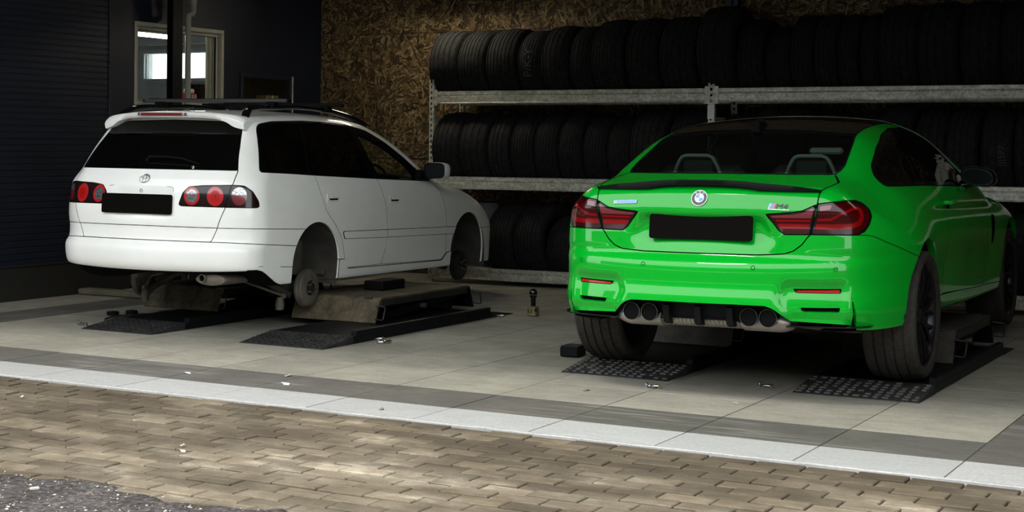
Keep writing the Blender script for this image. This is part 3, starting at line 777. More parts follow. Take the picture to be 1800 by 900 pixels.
MB().box((0, 0, .035), (.09, .125, .07), ch=.003).build('box', M['carton_red'], ct); MB().box((0, 0, .092), (.07, .10, .044), ch=.014).build('wrapped_packet', M['carton_white'], ct)
for i in (-1, 0, 1): MB().box((.0465, .038*i, .035), (.002, .016, .045)).build('stripe', M['carton_white'], ct)
cab = MB().box((-11.42, 13.43, 1.83), (.16, .12, .20), ch=.006).build('wall_box', M['black']); tag(cab, 'small dark wall box under the bright office window', 'box')
# ---- window 2: dark hatch with a steel edge
y0, y1, z0, z1 = W2
b = MB(); ring(b, y0, y1, z0, z1, .04, XW - .01, .07); w2 = structure(b.build('window_2', M['wall_rib']))
MB().box((XW - .02, (y0+y1)/2, (z0+z1)/2), (.006, y1-y0-.06, z1-z0-.06)).build('pane', M['glass_green'], w2)
MB().box((XW + .012, y1 - .012, (z0+z1)/2), (.03, .022, z1-z0), ch=.003).build('edge_profile', M['galv'], w2)
b = MB(); b.box((XW - .31, (y0+y1)/2 + .2, 1.6), (.02, 1.3, 1.0)); b.box((XW - .21, (y0+y1)/2 + .2, z0 - .02), (.18, 1.3, .04)); b.box((XW - .21, y0 - .02, 1.6), (.18, .02, 1.0)); b.box((XW - .21, y1 + .42, 1.6), (.18, .02, 1.0)); b.box((XW - .21, (y0+y1)/2 + .2, 2.1), (.18, 1.3, .02))
b.build('niche', M['wall_rib'], w2, smooth=False)
MB().box((XW - .295, y0 + .22, 1.62), (.02, .13, .6)).build('blue_panel', M['blue_door'], w2)
MB().box((XW - .280, y0 + .18, 1.80), (.012, .05, .12)).build('bright_slot', M['carton_white'], w2)
MB().box((XW - .215, y0 + .62, z0 + .17), (.15, .5, .34), ch=.005).build('shelf', M['wall_rib'], w2)
cb = tag(empty('cardboard_box', (XW - .215, y0 + .70, z0 + .342)), 'brown cardboard box behind the dark lower window', 'box')
MB().box((0, 0, .05), (.13, .20, .10), ch=.004).build('box', M['cardboard'], cb); MB().box((.066, 0, .05), (.002, .02, .10)).build('tape', M['carton_white'], cb)
# ---- back wall of strand boards
bk = structure(MB().box(((XW + 2.6)/2, YB + .08, HC/2 - .1), (2.6 - XW, .12, HC + .2)).build('wall_back', M['grout']))
def board(x0, x1, z0, z1): MB().box(((x0+x1)/2, YB + .011, (z0+z1)/2), (x1-x0-.004, .022 + random.uniform(-.003, .002), z1-z0-.005), ch=.0015).build('board', M['osb'], bk)
xx = [XW, -7.0, -4.5, -2.0, .5, 2.6]
for i in range(5):
    board(xx[i], xx[i+1], 0, 1.13 if i else 1.12); board(xx[i], xx[i+1], 1.13, 2.365); board(xx[i], xx[i+1], 2.365, HC)
wr = structure(MB().box((.75, 9.3, HC/2), (.12, 7.2, HC)).build('wall_right', M['grout']))
for ya, yb in ((5.95, 7.4), (7.4, 9.9), (9.9, 12.4), (12.4, 12.77)):
    for za, zb in ((0, 1.13), (1.13, 2.365), (2.365, HC)): MB().box((.679, (ya+yb)/2, (za+zb)/2), (.022, yb-ya-.004, zb-za-.005), ch=.0015).build('board', M['osb_side'], wr)
structure(MB().box((-3.3, 9.3, HC + .05), (12.2, 7.3, .1)).build('ceiling', M['ceiling']))
b = MB(); OH = 3.15
b.box((-3.3, YD - .12, (OH + 4.6)/2), (13.0, .22, 4.6 - OH)); b.box((1.4, YD - .12, OH/2), (1.46, .22, OH)); b.box((-9.9, YD - .12, OH/2), (1.25, .22, OH))
structure(b.build('wall_front', M['facade'], smooth=False))
# unseen dark building added behind the camera, to darken reflections and low sky light
b = MB(); b.box((-3, -13, 2.9), (44, 5, 6.0)); b.box((-3, -13, 6.0), (44.6, 5.6, .25)); opp = structure(b.build('wall_opposite_added', M['facade_dark'], smooth=False))
for k in range(9): MB().box((-21 + 4.5*k, -10.47, 2.4), (1.6, .08, 1.4), ch=.02).build('window_panel', M['black'], opp)
# columns and pipe
cl = tag(empty('steel_column', (-9.08, 10.36, 0)), 'dark steel column standing in front of the white window', 'column')
b = MB(); b.box((0, 0, HC/2), (.06, .012, HC)); b.box((.030, 0, HC/2), (.010, .125, HC)); b.box((-.030, 0, HC/2), (.010, .125, HC)); b.build('beam', M['lift'], cl)
MB().box((0, 0, .008), (.15, .17, .016)).build('base_plate', M['lift'], cl)
for sy in (-1, 1): MB().lathe([(.014, .016), (.014, .03), (0, .032)], (.06, .07*sy, 0), 'z', 6).build('bolt', M['lift'], cl)
pp = tag(empty('drain_pipe', (-9.05, 10.50, 0)), 'thin pale pipe with an S bend beside the dark column', 'pipe')
MB().tube([(0, 0, 0), (0, 0, 2.36), (.0, .004, 2.39), (0, .03, 2.405), (0, .055, 2.41), (0, .068, 2.43), (0, .07, 2.47), (0, .07, HC)], .026, 12).build('pipe', M['pipe'], pp)
for zz, yy in ((1.80, 0), (2.50, .07)): MB().lathe([(.027, 0), (.036, 0), (.036, .03), (.027, .03)], (0, yy, zz), 'z', 12, close=True).build('clip', M['pipe'], pp)
c2 = tag(empty('steel_column', (-4.775, 12.725, 0)), 'dark blue column rising behind the middle post of the tyre rack', 'column')
b = MB(); b.box((0, 0, HC/2), (.012, .08, HC)); b.box((0, .035, HC/2), (.10, .010, HC)); b.box((0, -.035, HC/2), (.10, .010, HC)); b.build('beam', M['wall_navy'], c2)
MB().box((0, 0, .008), (.16, .09, .016)).build('base_plate', M['lift'], c2)
# ceiling lamps (out of frame, they light the hall)
def tube_light(x, y, z, label, L_=.6, mt='tube_lamp'):
    L = tag(empty('ceiling_light', (x, y, z)), label, 'light', 'ceiling lights')
    MB().box((0, 0, .05), (2*L_ + .05, .30, .03), ch=.008).build('housing', M['pvc'], L)
    for s_ in (-1, 1):
        MB().box((0, .15*s_, .01), (2*L_ + .05, .008, .085)).build('reflector', M['pvc'], L)
        MB().tube([(-L_, .05*s_, .018), (L_, .05*s_, .018)], .014, 8).build('tube', M[mt], L); MB().tube([(L_*.9*s_, 0, .06), (L_*.9*s_, 0, HC - z)], .004, 6).build('hanger', M['galv'], L)
tube_light(-7.45, 11.85, 2.74, 'shaded twin tube light hanging before the strand board left of the tyre rack', .45, 'warm_lamp')
tube_light(-7.4, 8.9, 3.3, 'twin tube ceiling light over the tail of the white car')
tube_light(-.4, 9.0, 3.3, 'twin tube ceiling light beside the right wall')
# ---------------------------------------------------------------- tyres
def tyre_mesh(name, style, R=1.0, rim=.60, w=1.0, seg=72):
    """tyre round the x axis with unit radius and unit width: tread ribs, grooves, shoulder blocks, rounded sidewalls"""
    if style == 'car': grooves = [-.27, -.09, .09, .27]; gw = .022
    elif style == 'rib': grooves = [-.30, -.18, -.06, .06, .18, .30]; gw = .014
    elif style == 'winter': grooves = [-.2, 0, .2]; gw = .02
    else: grooves = [-.24, 0, .24]; gw = .025
    prof = [(-.38, .60), (-.42, .63), (-.47, .70), (-.50, .80), (-.495, .88), (-.46, .945), (-.42, .972)]
    xs = [-.40]
    for g in grooves: xs += [g - gw, g - gw*.8, g + gw*.8, g + gw]
    for i, x in enumerate(xs):
        crown = 1.0 - .055*(abs(x)/.42)**2.6
        prof.append((x, crown - (.020 if i > 0 and (i - 1) % 4 in (1, 2) else 0)))
    prof.append((.40, 1.0 - .055*(.40/.42)**2.6))
    prof += [(.42, .972), (.46, .945), (.495, .88), (.50, .80), (.47, .70), (.42, .63), (.38, .60)]
    prof = [(x, r if r > .955 else 1 - (1 - r)*(1 - rim)/.40) for x, r in prof]
    V = []; F = []; k = len(prof)
    nb = 2 if style in ('winter', 'block') else 3
    for j in range(seg):
        a = 2*math.pi*j/seg
        for i, (x, r) in enumerate(prof):
            rr = r
            if .34 < abs(x) < .47 and r > .90 and j % nb == 0: rr -= .014
            if style == 'block' and abs(x) <= .34 and j % 4 == 0 and r > .975: rr -= .012
            sk = (.02*(1 - (x/.42)**2) if style in ('winter', 'block') else 0)
            V.append((x*w, -math.cos(a + sk)*rr*R, math.sin(a + sk)*rr*R))
    for j in range(seg):
        for i in range(k - 1):
            F.append((j*k + i, j*k + i + 1, ((j+1) % seg)*k + i + 1, ((j+1) % seg)*k + i))
        # inner liner
        F.append((j*k + k - 1, j*k, ((j+1) % seg)*k, ((j+1) % seg)*k + k - 1))
    me = bpy.data.meshes.new(name); me.from_pydata(V, [], F)
    bm = bmesh.new(); bm.from_mesh(me); bmesh.ops.recalc_face_normals(bm, faces=bm.faces[:]); bm.to_mesh(me); bm.free()
    me.polygons.foreach_set('use_smooth', [True]*len(me.polygons)); me.set_sharp_from_angle(angle=math.radians(40)); return me
TY = {s: tyre_mesh('tyre_' + s, s) for s in ('car', 'rib', 'winter', 'block')}
for m_ in TY.values(): m_.materials.append(M['rubber'])
# ---------------------------------------------------------------- tyre racking
RF, RB = 12.05, 12.56
BEAMS = [(1.640, 1.757), (.862, .976), (.042, .150)]
POSTS = [-7.452, -4.703, -1.953, .60]
rack = tag(empty('tyre_rack', (-4.7, 12.3, 0)), 'long galvanised tyre rack with three levels along the strand board wall', 'rack')
def post(x, y, h):
    b = MB(); x -= rack.location.x; y -= rack.location.y; w = .052 if x > -2 else .044
    for s_ in (-1, 1): b.box((x + s_*w*.36, y - .02, h/2), (w*.30, .004, h)); b.box((x + s_*w*.5, y, h/2), (.004, .04, h))
    z = .02
    while z < h:
        b.box((x, y - .02, z), (w*.5, .004, .026)); z += .050
    return b.build('post', M['galv'], rack, smooth=False)
for i, x in enumerate(POSTS):
    h = 1.865 if i == 0 else 1.80
    p = post(x, RF - .01, h); post(x, RB + .02, h)
    for z in (.3, .9, 1.5): MB().box((x - rack.location.x, (RF+RB)/2 - rack.location.y, z), (.02, RB - RF, .03)).build('brace', M['galv'], rack)
    MB().box((x - rack.location.x, RF - rack.location.y - .01, .004), (.09, .08, .008)).build('foot', M['galv'], rack)
    if i == 1: MB().box((x - rack.location.x, RF - rack.location.y - .035, 1.555), (.062, .004, .115)).build('load_plate', M['carton_white'], rack)
for i in range(3):
    x0, x1 = POSTS[i] + .03, POSTS[i+1] - .03
    for z0, z1 in BEAMS:
        for y, s_ in ((RF, 1), (RB, -1)):
            b = MB(); h = z1 - z0; ly = y - rack.location.y; cxm = (x0+x1)/2 - rack.location.x; L = x1 - x0
            prof = [(-.018, z0), (-.022, z0 + .010), (-.018, z0 + .014), (-.020, z0 + h*.60), (-.012, z0 + h*.66), (-.020, z0 + h*.72), (-.020, z1 - .004), (-.014, z1), (.02, z1), (.02, z0)]
            b.prism([(p[0]*s_, p[1]) for p in prof], lambda u, v, w: (w, ly + u, v), cxm - L/2, cxm + L/2)
            b.build('beam', M['galv'], rack, smooth=False)
            for xe in (x0 - rack.location.x + .012, x1 - rack.location.x - .012):
                if s_ > 0: MB().box((xe, ly - .024, (z0+z1)/2), (.036, .006, h + .03)).build('end_bracket', M['galv'], rack)
# tyres: every one its own thing
def tyre(x0, x1, ztop, zb, style, label, group, yc=12.31, tilt=0.0, lean=0.0):
    d = (RB - RF)/2 - .02
    H = ztop - zb
    R = (H*H + d*d)/(2*H)
    w = min((x1 - x0)*.985, .33)
    o = bpy.data.objects.new('tyre', TY[style]); COL.objects.link(o)
    o.scale = (w/1.0, R, R); o.location = ((x0+x1)/2, yc, zb + math.sqrt(max(R*R - d*d, .0)) + .004)
    o.rotation_euler = (random.uniform(0, 6), lean, tilt)
    tag(o, label, 'tyre', group); return o
ORD = ['first', 'second', 'third', 'fourth', 'fifth', 'sixth', 'seventh', 'eighth', 'ninth', 'tenth', 'eleventh', 'twelfth', 'thirteenth', 'fourteenth', 'fifteenth', 'sixteenth', 'seventeenth', 'eighteenth', 'nineteenth', 'twentieth', 'twenty-first']
topx = [-7.479, -7.172, -6.873, -6.556, -6.308, -6.034, -5.804, -5.49, -5.19, -4.816, -4.483, -4.24, -4.022, -3.821, -3.623, -3.447, -3.291, -2.981, -2.661, -2.353, -2.057]
topz = [2.328, 2.319, 2.331, 2.307, 2.34, 2.327, 2.379, 2.379, 2.383, 2.458, 2.336, 2.272, 2.36, 2.357, 2.351, 2.35, 2.415, 2.421, 2.418, 2.424]
sty = ['car', 'rib', 'rib', 'rib', 'car', 'car', 'rib', 'car', 'car', 'block', 'car', 'rib', 'car', 'winter', 'car', 'rib', 'car', 'winter', 'block', 'rib']
look = {'car': 'grooved', 'rib': 'fine-ribbed', 'winter': 'chevron', 'block': 'block-tread'}
extra = {0: 'black tyre at the left end of the top rack level', 3: 'black tyre with chalk writing on the top rack level', 9: 'tallest black tyre on the top rack level behind the middle post', 11: 'lowest black tyre on the top rack level right of the tallest one', 19: 'black tyre at the right edge of the top rack level'}
TOPT = []
for i in range(20):
    TOPT.append(tyre(topx[i], topx[i+1], topz[i], 1.757, sty[i], extra.get(i, 'black %s tyre, %s from the left on the top rack level' % (look[sty[i]], ORD[i])), 'tyres on the top rack level', tilt=random.uniform(-.03, .03), yc=12.285 if i == 9 else 12.31))
tyre(-2.05, -1.75, 2.41, 1.757, 'car', 'black tyre cut off by the frame on the top rack level', 'tyres on the top rack level')
midx = [-7.44, -7.147, -6.853, -6.618, -6.375, -6.136, -5.902, -5.665, -5.438, -5.084, -4.749]
midz = [1.568, 1.567, 1.555, 1.557, 1.564, 1.563, 1.542, 1.526, 1.59, 1.588]
sm_ = ['car', 'block', 'winter', 'rib', 'rib', 'rib', 'rib', 'rib', 'car', 'rib']
for i in range(10):
    lb = 'black tyre at the left end of the middle rack level' if i == 0 else 'black %s tyre, %s from the left on the middle rack level' % (look[sm_[i]], ORD[i])
    tyre(midx[i], midx[i+1], midz[i], .976, sm_[i], lb, 'tyres on the middle rack level', tilt=random.uniform(-.04, .04))
mx2 = [-4.652, -4.347, -4.107, -3.877, -3.594, -3.308, -3.011, -2.759, -2.505, -2.259, -2.011]
mz2 = [1.547, 1.609, 1.607, 1.545, 1.544, 1.616, 1.578, 1.582, 1.58, 1.579]
sm2 = ['rib', 'car', 'car', 'rib', 'car', 'rib', 'block', 'winter', 'block', 'winter']
lab2 = ['black tyre just right of the middle post on the middle rack level', 'black tyre seen over the dark roof, left of a pair', 'black tyre seen over the dark roof, right of a pair', 'black tyre hidden behind the dark car roof, left one', 'black tyre hidden behind the dark car roof, right one',
        'plain black tyre above the green roof pillar on the middle rack level', 'lug-tread tyre next to the green car on the middle rack level, leftmost of four', 'lug-tread tyre above the black door mirror, second of four', 'lug-tread tyre with chalk marks on the middle rack level', 'tyre at the right edge of the middle rack level']
MIDT = []
for i in range(10): MIDT.append(tyre(mx2[i], mx2[i+1], mz2[i], .976, sm2[i], lab2[i], 'tyres on the middle rack level', tilt=random.uniform(-.03, .03)))
tyre(-6.845, -6.56, .732, .15, 'rib', 'black tyre on the bottom rack level beside the white car nose', 'tyres on the bottom rack level', tilt=-.06)
tyre(-6.55, -6.24, .74, .15, 'rib', 'black tyre with a broad dark sidewall, second on the bottom rack level', 'tyres on the bottom rack level', tilt=-.10)
tyre(-6.215, -5.93, .640, .15, 'rib', 'smaller black tyre set askew on the bottom rack level', 'tyres on the bottom rack level', tilt=-.26)
tyre(-5.90, -5.62, .74, .15, 'winter', 'black tyre on the bottom rack level half hidden by the green car', 'tyres on the bottom rack level', tilt=-.1)
tyre(-2.30, -2.02, .76, .15, 'rib', 'black tyre on the bottom rack level at the right edge', 'tyres on the bottom rack level')
cs = tag(empty('grey_sack', (-7.02, 12.36, .15)), 'dull grey bundle on the bottom rack level behind the white bonnet', 'bundle')
bb = MB().lathe([(0, 0), (.13, .0), (.15, .1), (.14, .35), (.12, .52), (.07, .60), (0, .62)], (0, 0, 0), 'z', 14); bb.build('bundle', simple('grey_bundle', (.06, .06, .06, 1), .8), cs)
MB().lathe([(.075, .575), (.085, .585), (.075, .60)], (0, 0, 0), 'z', 14, close=True).build('tie', M['black'], cs)
# chalk writing wrapped round two treads
def chalk(t, txt, size, ang, xo=0.0):
    V, F = text_mesh(txt, size, .0004); R = t.scale.y
    out = []
    for u, v, w in V:
        a = ang + u/R
        out.append((t.location.x + xo - v, t.location.y - math.cos(a)*(R*1.004 + w), t.location.z + math.sin(a)*(R*1.004 + w)))
    b = MB().add(out, F); o = b.build('chalk_mark', M['chalk'], None, smooth=False)
    o.parent = t; o.matrix_parent_inverse = (Matrix.LocRotScale(t.location, t.rotation_euler, t.scale)).inverted()
chalk(TOPT[3], 'P/K-Y', .11, .05)
chalk(MIDT[8], '|||5P7,', .07, -.05, .05)
# ---------------------------------------------------------------- low scissor lifts (two platforms each)
def scissor_lift(name, label, group, base_x, plat_x, Y0, Y1, ztop, fy, loc, bases, brown=True):
    """base_x: list of (x0,x1) floor frames; plat_x: list of platforms; Y0..Y1 platform; fy near edge of the ramps"""
    L = tag(empty(name, loc), label, 'car lift', group)
    ox, oy = loc[0], loc[1]
    def bx(n, c, d, mt, rot=None, ch=.004): return MB().box((c[0]-ox, c[1]-oy, c[2]), d, rot, ch).build(n, M[mt], L)
    for (x0, x1) in base_x:
        xm = (x0+x1)/2; w = x1-x0
        # ramps at both ends: thin wedge plates
        for s_, ya, yb in ((1, fy, fy + .34), (-1, fy + 2.42, fy + 2.08)):
            b = MB(); V = [(x0-ox, ya-oy, .004), (x1-ox, ya-oy, .004), (x1-ox, yb-oy, .048), (x0-ox, yb-oy, .048), (x0-ox, ya-oy, 0), (x1-ox, ya-oy, 0), (x1-ox, yb-oy, 0), (x0-ox, yb-oy, 0)]
            b.add(V, [(0, 1, 2, 3), (4, 5, 1, 0), (5, 6, 2, 1), (6, 7, 3, 2), (7, 4, 0, 3), (7, 6, 5, 4)]); rp = b.build('ramp', M['mat'], L, smooth=False)
            # raised studs in rows
            b = MB(); n = 0
            if s_ > 0:
                for r in range(7):
                    for c in range(13):
                        u = (c + .5)/13; v = (r + .6)/7.4
                        if random.random() < .12: continue
                        z = .004 + .044*v; b.box((x0 + w*u - ox, ya + (yb-ya)*v - oy, z + .003), (w/13*random.uniform(.35, .7), .018, .006), Matrix.Rotation(.10, 3, 'X'))
                q = b.build('stud_pattern', M['stud' if not brown else 'mat'], rp, smooth=False); q['kind'] = 'stuff'
        bx('base_frame', (xm, fy + 1.21, .024), (w, 1.76, .046), 'lift')
        bx('base_rail', (xm + (w/2 - .02), fy + 1.22, .060), (.04, 1.72, .036), 'lift')
    for (x0, x1) in plat_x:
        xm = (x0+x1)/2; w = x1-x0; ym = (Y0+Y1)/2
        bx('platform', (xm, ym, ztop - .008), (w, Y1-Y0, .016), 'deck' if brown else 'deck_shaded', ch=.002)
        for s_ in (-1, 1): bx('side_beam', (xm + s_*(w/2 - .015), ym, ztop - .035), (.03, Y1-Y0, .052), 'lift_edge')
        bx('end_beam', (xm, Y1 - .015, ztop - .04), (w, .03, .05), 'lift')
        # hinged flap at each end, drooping
        for s_, yh in ((-1, Y0), (1, Y1)):
            ln = ztop - .045; a = math.radians(68)
            c = (xm, yh + s_*(math.cos(a)*ln/2 + .006), ztop - .01 - math.sin(a)*ln/2)
            f = bx('flap', c, (w, ln, .014), ('deck' if brown else 'deck_shaded') if s_ < 0 else 'lift', Matrix.Rotation(s_*-a, 3, 'X'), .003)
            for k in (-1, 1):
                o = MB().tube([(xm + k*w*.36 - ox - .03, yh + s_*.004 - oy, ztop - .008), (xm + k*w*.36 - ox + .03, yh + s_*.004 - oy, ztop - .008)], .012, 8).build('hinge', M['lift_edge'], L)
            hx = x1 - ox + .002; hy = yh + s_*.05 - oy
            o = MB().tube([(hx, hy, ztop - .05), (hx + .065, hy, ztop - .055), (hx + .07, hy - .01, ztop - .065), (hx + .062, hy + s_*.02, ztop - .135), (hx + .052, hy + s_*.022, ztop - .142), (hx - .004, hy + s_*.02, ztop - .138)], .005, 8).build('handle', M['lift_edge'], L)
        # crossed arms
        for s_ in (-1, 1):
            xa = xm + s_*(w/2 - .06)
            for k, dx in ((1, 0), (-1, -s_*.035)):
                za, zb = (.075, ztop - .06) if k > 0 else (ztop - .06, .075)
                dy = Y1 - Y0 - .2; dz = zb - za
                bx('arm', (xa + dx, ym, (za+zb)/2), (.022, math.hypot(dy, dz), .060), 'lift', Matrix.Rotation(math.atan2(dz, dy), 3, 'X'))
            o = MB().tube([(xa - .05 - ox, ym - oy, (.075 + ztop - .06)/2), (xa + .045 - ox, ym - oy, (.075 + ztop - .06)/2)], .018, 10).build('pivot', M['steel'], L)
        o = MB().tube([(xm - w*.2 - ox, Y0 + .25 - oy, .075), (xm - w*.2 - ox, ym + .2 - oy, ztop - .07)], .028, 12).build('cylinder', M['lift_edge'], L)
    return L
scissor_lift('scissor_lift', 'low black scissor lift with brown deck plates raised under the white car', 'scissor lifts', [(-7.48, -6.86), (-6.135, -5.495)], [(-7.82, -7.13), (-6.47, -5.77)], 8.68, 9.86, .215, 7.625, (-6.6, 8.8, 0), None)
scissor_lift('scissor_lift', 'black scissor lift with studded ramps under the green car wheels', 'scissor lifts', [(-3.835, -3.2), (-2.505, -1.86)], [(-3.90, -3.27), (-2.59, -1.955)], 8.80, 9.75, .232, 7.57, (-2.85, 8.7, 0), None, brown=False)
for i, (x, y, lb) in enumerate([(-7.03, 9.15, 'black rubber pad on the left lift deck under the white car'), (-6.12, 9.25, 'black rubber pad on the right lift deck under the white car')]):
    p = tag(empty('rubber_pad', (x, y, .216)), lb, 'block', 'lifting pads'); MB().box((0, 0, .034), (.16, .30, .066), ch=.008).build('block', M['black'], p)
    MB().box((0, 0, .0005), (.165, .305, .003)).build('sole', M['black'], p)
# ---------------------------------------------------------------- small things on the floor
p = tag(empty('rubber_block', (-4.075, 8.20, 0), .12), 'black rubber block on the floor left of the green car', 'block')
MB().box((0, 0, .033), (.115, .15, .060), ch=.006).build('block', M['black'], p); MB().box((0, 0, .0645), (.105, .14, .003), ch=.001).build('worn_top', M['lift_edge'], p)
for (x, y, lb) in [(-7.90, 8.37, 'black puck on the floor, left one of the two beside the lift'), (-7.84, 8.50, 'black puck on the floor, right one of the two beside the lift')]:
    p = tag(empty('rubber_puck', (x, y, 0)), lb, 'puck', 'black pucks')
    MB().lathe([(0, 0), (.042, 0), (.044, .004), (.044, .022), (.041, .026), (0, .026)], n=24).build('disc', M['black'], p); MB().lathe([(.012, .026), (.030, .026), (.030, .028), (.012, .028)], n=20, close=True).build('ring', M['lift'], p)
j = tag(empty('bottle_jack', (-5.293, 9.985, 0)), 'small bottle jack with yellowish base and dark round head on the floor', 'jack')
MB().box((0, 0, .038), (.068, .068, .072), ch=.008).build('base', M['yellow'], j); MB().lathe([(.016, .074), (.018, .078), (.018, .135), (.014, .138), (.014, .15), (0, .15)], n=18).build('piston', M['lift'], j)
MB().lathe([(0, .135), (.024, .137), (.027, .145), (.027, .160), (.030, .168), (.029, .182), (.020, .198), (0, .204)], n=20).build('head', M['black_gloss'], j); MB().lathe([(.027, .156), (.0285, .158), (.027, .160)], n=20, close=True).build('collar', M['steel'], j)
MB().tube([(.036, -.036, .05), (.05, -.05, .05)], .008, 10).build('valve', M['lift'], j)
for k in (-1, 1): MB().box((.012*k - .01, -.035, .038), (.006, .003, .03)).build('marking', M['lift'], j)
def hose_fitting(x, y, rz, label, name='air_fitting'):
    f = tag(empty(name, (x, y, 0), rz), label, 'fitting', 'pneumatic fittings')
    MB().tube([(-.03, 0, .012), (.0, 0, .012), (.012, 0, .012)], [.008, .008, .011], 10).build('body', M['chrome'], f); MB().tube([(.012, 0, .012), (.026, 0, .012)], .012, 6).build('nut', M['brass'], f)
    MB().tube([(-.03, 0, .012), (-.045, .008, .012), (-.05, .018, .012)], .006, 8).build('elbow', M['chrome'], f); MB().lathe([(0, 0), (.009, 0), (.009, .024), (0, .026)], (-.052, .026, 0), 'z', 10).build('cap', M['chrome'], f)
hose_fitting(-7.60, 7.77, .2, 'silver air fittings on the floor left of the white car lift')
hose_fitting(-7.47, 7.72, 2.0, 'short silver air fitting touching the left ramp of the lift')
hose_fitting(-5.45, 8.19, .4, 'silver air fitting at the corner of the right lift ramp')
hose_fitting(-5.33, 8.09, 1.2, 'pale wing-shaped air fitting in front of the right lift ramp')
hose_fitting(-5.46, 9.80, .7, 'silver air fitting at the far end of the lift')
hose_fitting(-3.155, 7.32, .3, 'brass coloured air fitting in front of the left studded ramp')
hose_fitting(-2.66, 7.64, .1, 'silver air fitting in the shade under the green car')
# grey hose along the lift
h = tag(empty('air_hose', (-7.7, 8.2, 0)), 'thin grey air hose lying beside the left lift ramp', 'hose')
MB().tube([(.26, -.36, .012), (.16, -.28, .012), (.0, -.12, .010), (-.08, .04, .010), (-.02, .2, .010), (.08, .34, .010), (.10, .5, .010)], .007, 8).build('hose', M['lift_edge'], h); MB().tube([(.26, -.36, .012), (.285, -.385, .012)], .010, 8).build('ferrule', M['chrome'], h)
# beige board and a cable bundle against the left wall
bd = tag(empty('floor_board', (-8.86, 9.42, 0), .0), 'low beige board lying on the floor behind the white car', 'board')
MB().box((0, 0, .026), (.72, .14, .05), ch=.012).build('board', M['wood_board'], bd); MB().box((0, -.067, .026), (.70, .008, .03), ch=.002).build('edge', M['wood_board'], bd)
st = tag(empty('cable_stand', (-8.55, 9.9, 0)), 'dark tube stand with cables behind the white car tail', 'stand')
MB().tube([(-.28, 0, .012), (-.05, 0, .20), (.25, 0, .22)], .010, 8).build('tube', M['lift'], st); MB().tube([(-.28, .02, .012), (.0, .03, .05), (.25, .02, .055)], .010, 8).build('tube', M['lift'], st); MB().box((.0, .0, .16), (.05, .03, .32), ch=.004).build('upright', M['lift_edge'], st)
def scrap(x, y, s_, label, name, mt, kind):
    o = tag(empty(name, (x, y, 0), random.uniform(0, 3)), label, kind)
    b = MB(); V = [(-s_, -s_*.4, .001), (-s_*.2, -s_*.6, .006), (s_, -s_*.1, .002), (s_*.7, s_*.5, .008), (-s_*.1, s_*.3, .004), (-s_*.8, s_*.45, .003)]
    V2 = [(p[0], p[1], p[2] + .0015) for p in V]
    b.add(V + V2, [(5, 4, 3, 2, 1, 0), (6, 7, 8, 9, 10, 11)] + [(i, (i+1) % 6, 6 + (i+1) % 6, 6+i) for i in range(6)]); b.build('sheet', M[mt], o, smooth=False)
scrap(-4.86, 6.42, .035, 'white paper scrap lying on the grey tile band', 'paper_scrap', 'carton_white', 'scrap')
scrap(-5.02, 6.66, .025, 'pale flake near the edge of the grey band left of centre', 'paper_scrap', 'tile_white', 'scrap')
scrap(-5.535, 6.44, .02, 'small white flake on the grey band at the left', 'paper_scrap', 'carton_white', 'scrap')
scrap(-2.63, 7.08, .02, 'curled pale flake on the light tiles before the green car', 'paper_scrap', 'tile_white', 'scrap')
scrap(-3.43, 7.06, .022, 'brown and white dry leaf on the light tiles before the green car', 'dry_leaf', 'leaf', 'leaf')
scrap(-4.01, 6.045, .018, 'dark dry leaf on the white threshold tiles', 'dry_leaf', 'leaf', 'leaf')
scrap(-5.70, 5.42, .014, 'pale crumb on the brown pavers at the left', 'paver_crumb', 'pebble', 'crumb')
scrap(-4.22, 4.885, .013, 'pale crumb in the middle of the brown pavers, farther of two', 'paver_crumb', 'pebble', 'crumb')
scrap(-4.14, 4.79, .02, 'white shard in the middle of the brown pavers, nearer of two', 'paver_crumb', 'pebble', 'crumb')
# ---------------------------------------------------------------- green coupe
def rot_pose(yaw, pitch, roll):
    return Matrix.Rotation(yaw, 4, 'Z') @ Matrix.Rotation(pitch, 4, 'X') @ Matrix.Rotation(roll, 4, 'Y')
coupe = tag(empty('coupe'), 'bright green two-door coupe with black roof and quad exhausts standing on the lift ramps', 'car', 'cars on the lifts')
coupe.matrix_world = Matrix.Translation((-2.852, 7.985, .05)) @ rot_pose(math.radians(2.0), 0, math.radians(-.28))
OFF = np.zeros(3)
CB = coupe_body(); S = CB.mesh()
def fx(pts, r=.0): return rpoly(pts, r) if r else np.array(pts)
def uz(V): return np.stack([.82*V[:, 0] + .57*V[:, 1], V[:, 2]], 1)
lines = Surf(np.zeros((0, 3)), np.zeros((0, 3)), np.zeros((0, 3), int))
def two(name, S_, mt, parent=None, label=None):
    o = surf(name, S_, mt, parent or coupe); o2 = surf(name, S_.mirror(), mt, parent or coupe)
    if label: o['label'] = 'right ' + label; o2['label'] = 'left ' + label
    return o, o2
def rim_both(name, S_, d, keep, dirv, mt):
    r = S_.rim(d, keep, dirv)
    if len(r.T): surf(name, r.both(), mt, coupe)
# underside and wheel arches
under, S = S.split(np.maximum(S.N[:, 2] + .6, S.V[:, 2] - .42))
ARC = [(-.03, .35, .385), (2.76, .35, .395)]
for yc, zc, r in ARC:
    fn = lambda V, yc=yc, zc=zc, r=r: np.maximum(np.hypot(V[:, 1] - yc, V[:, 2] - zc) - r, .6 - V[:, 0])
    S = S.cut(fn)[1]; under = under.cut(fn)[1]
under = under.cut(lambda V: np.maximum(V[:, 1] + .52, V[:, 0] - .56))[1]
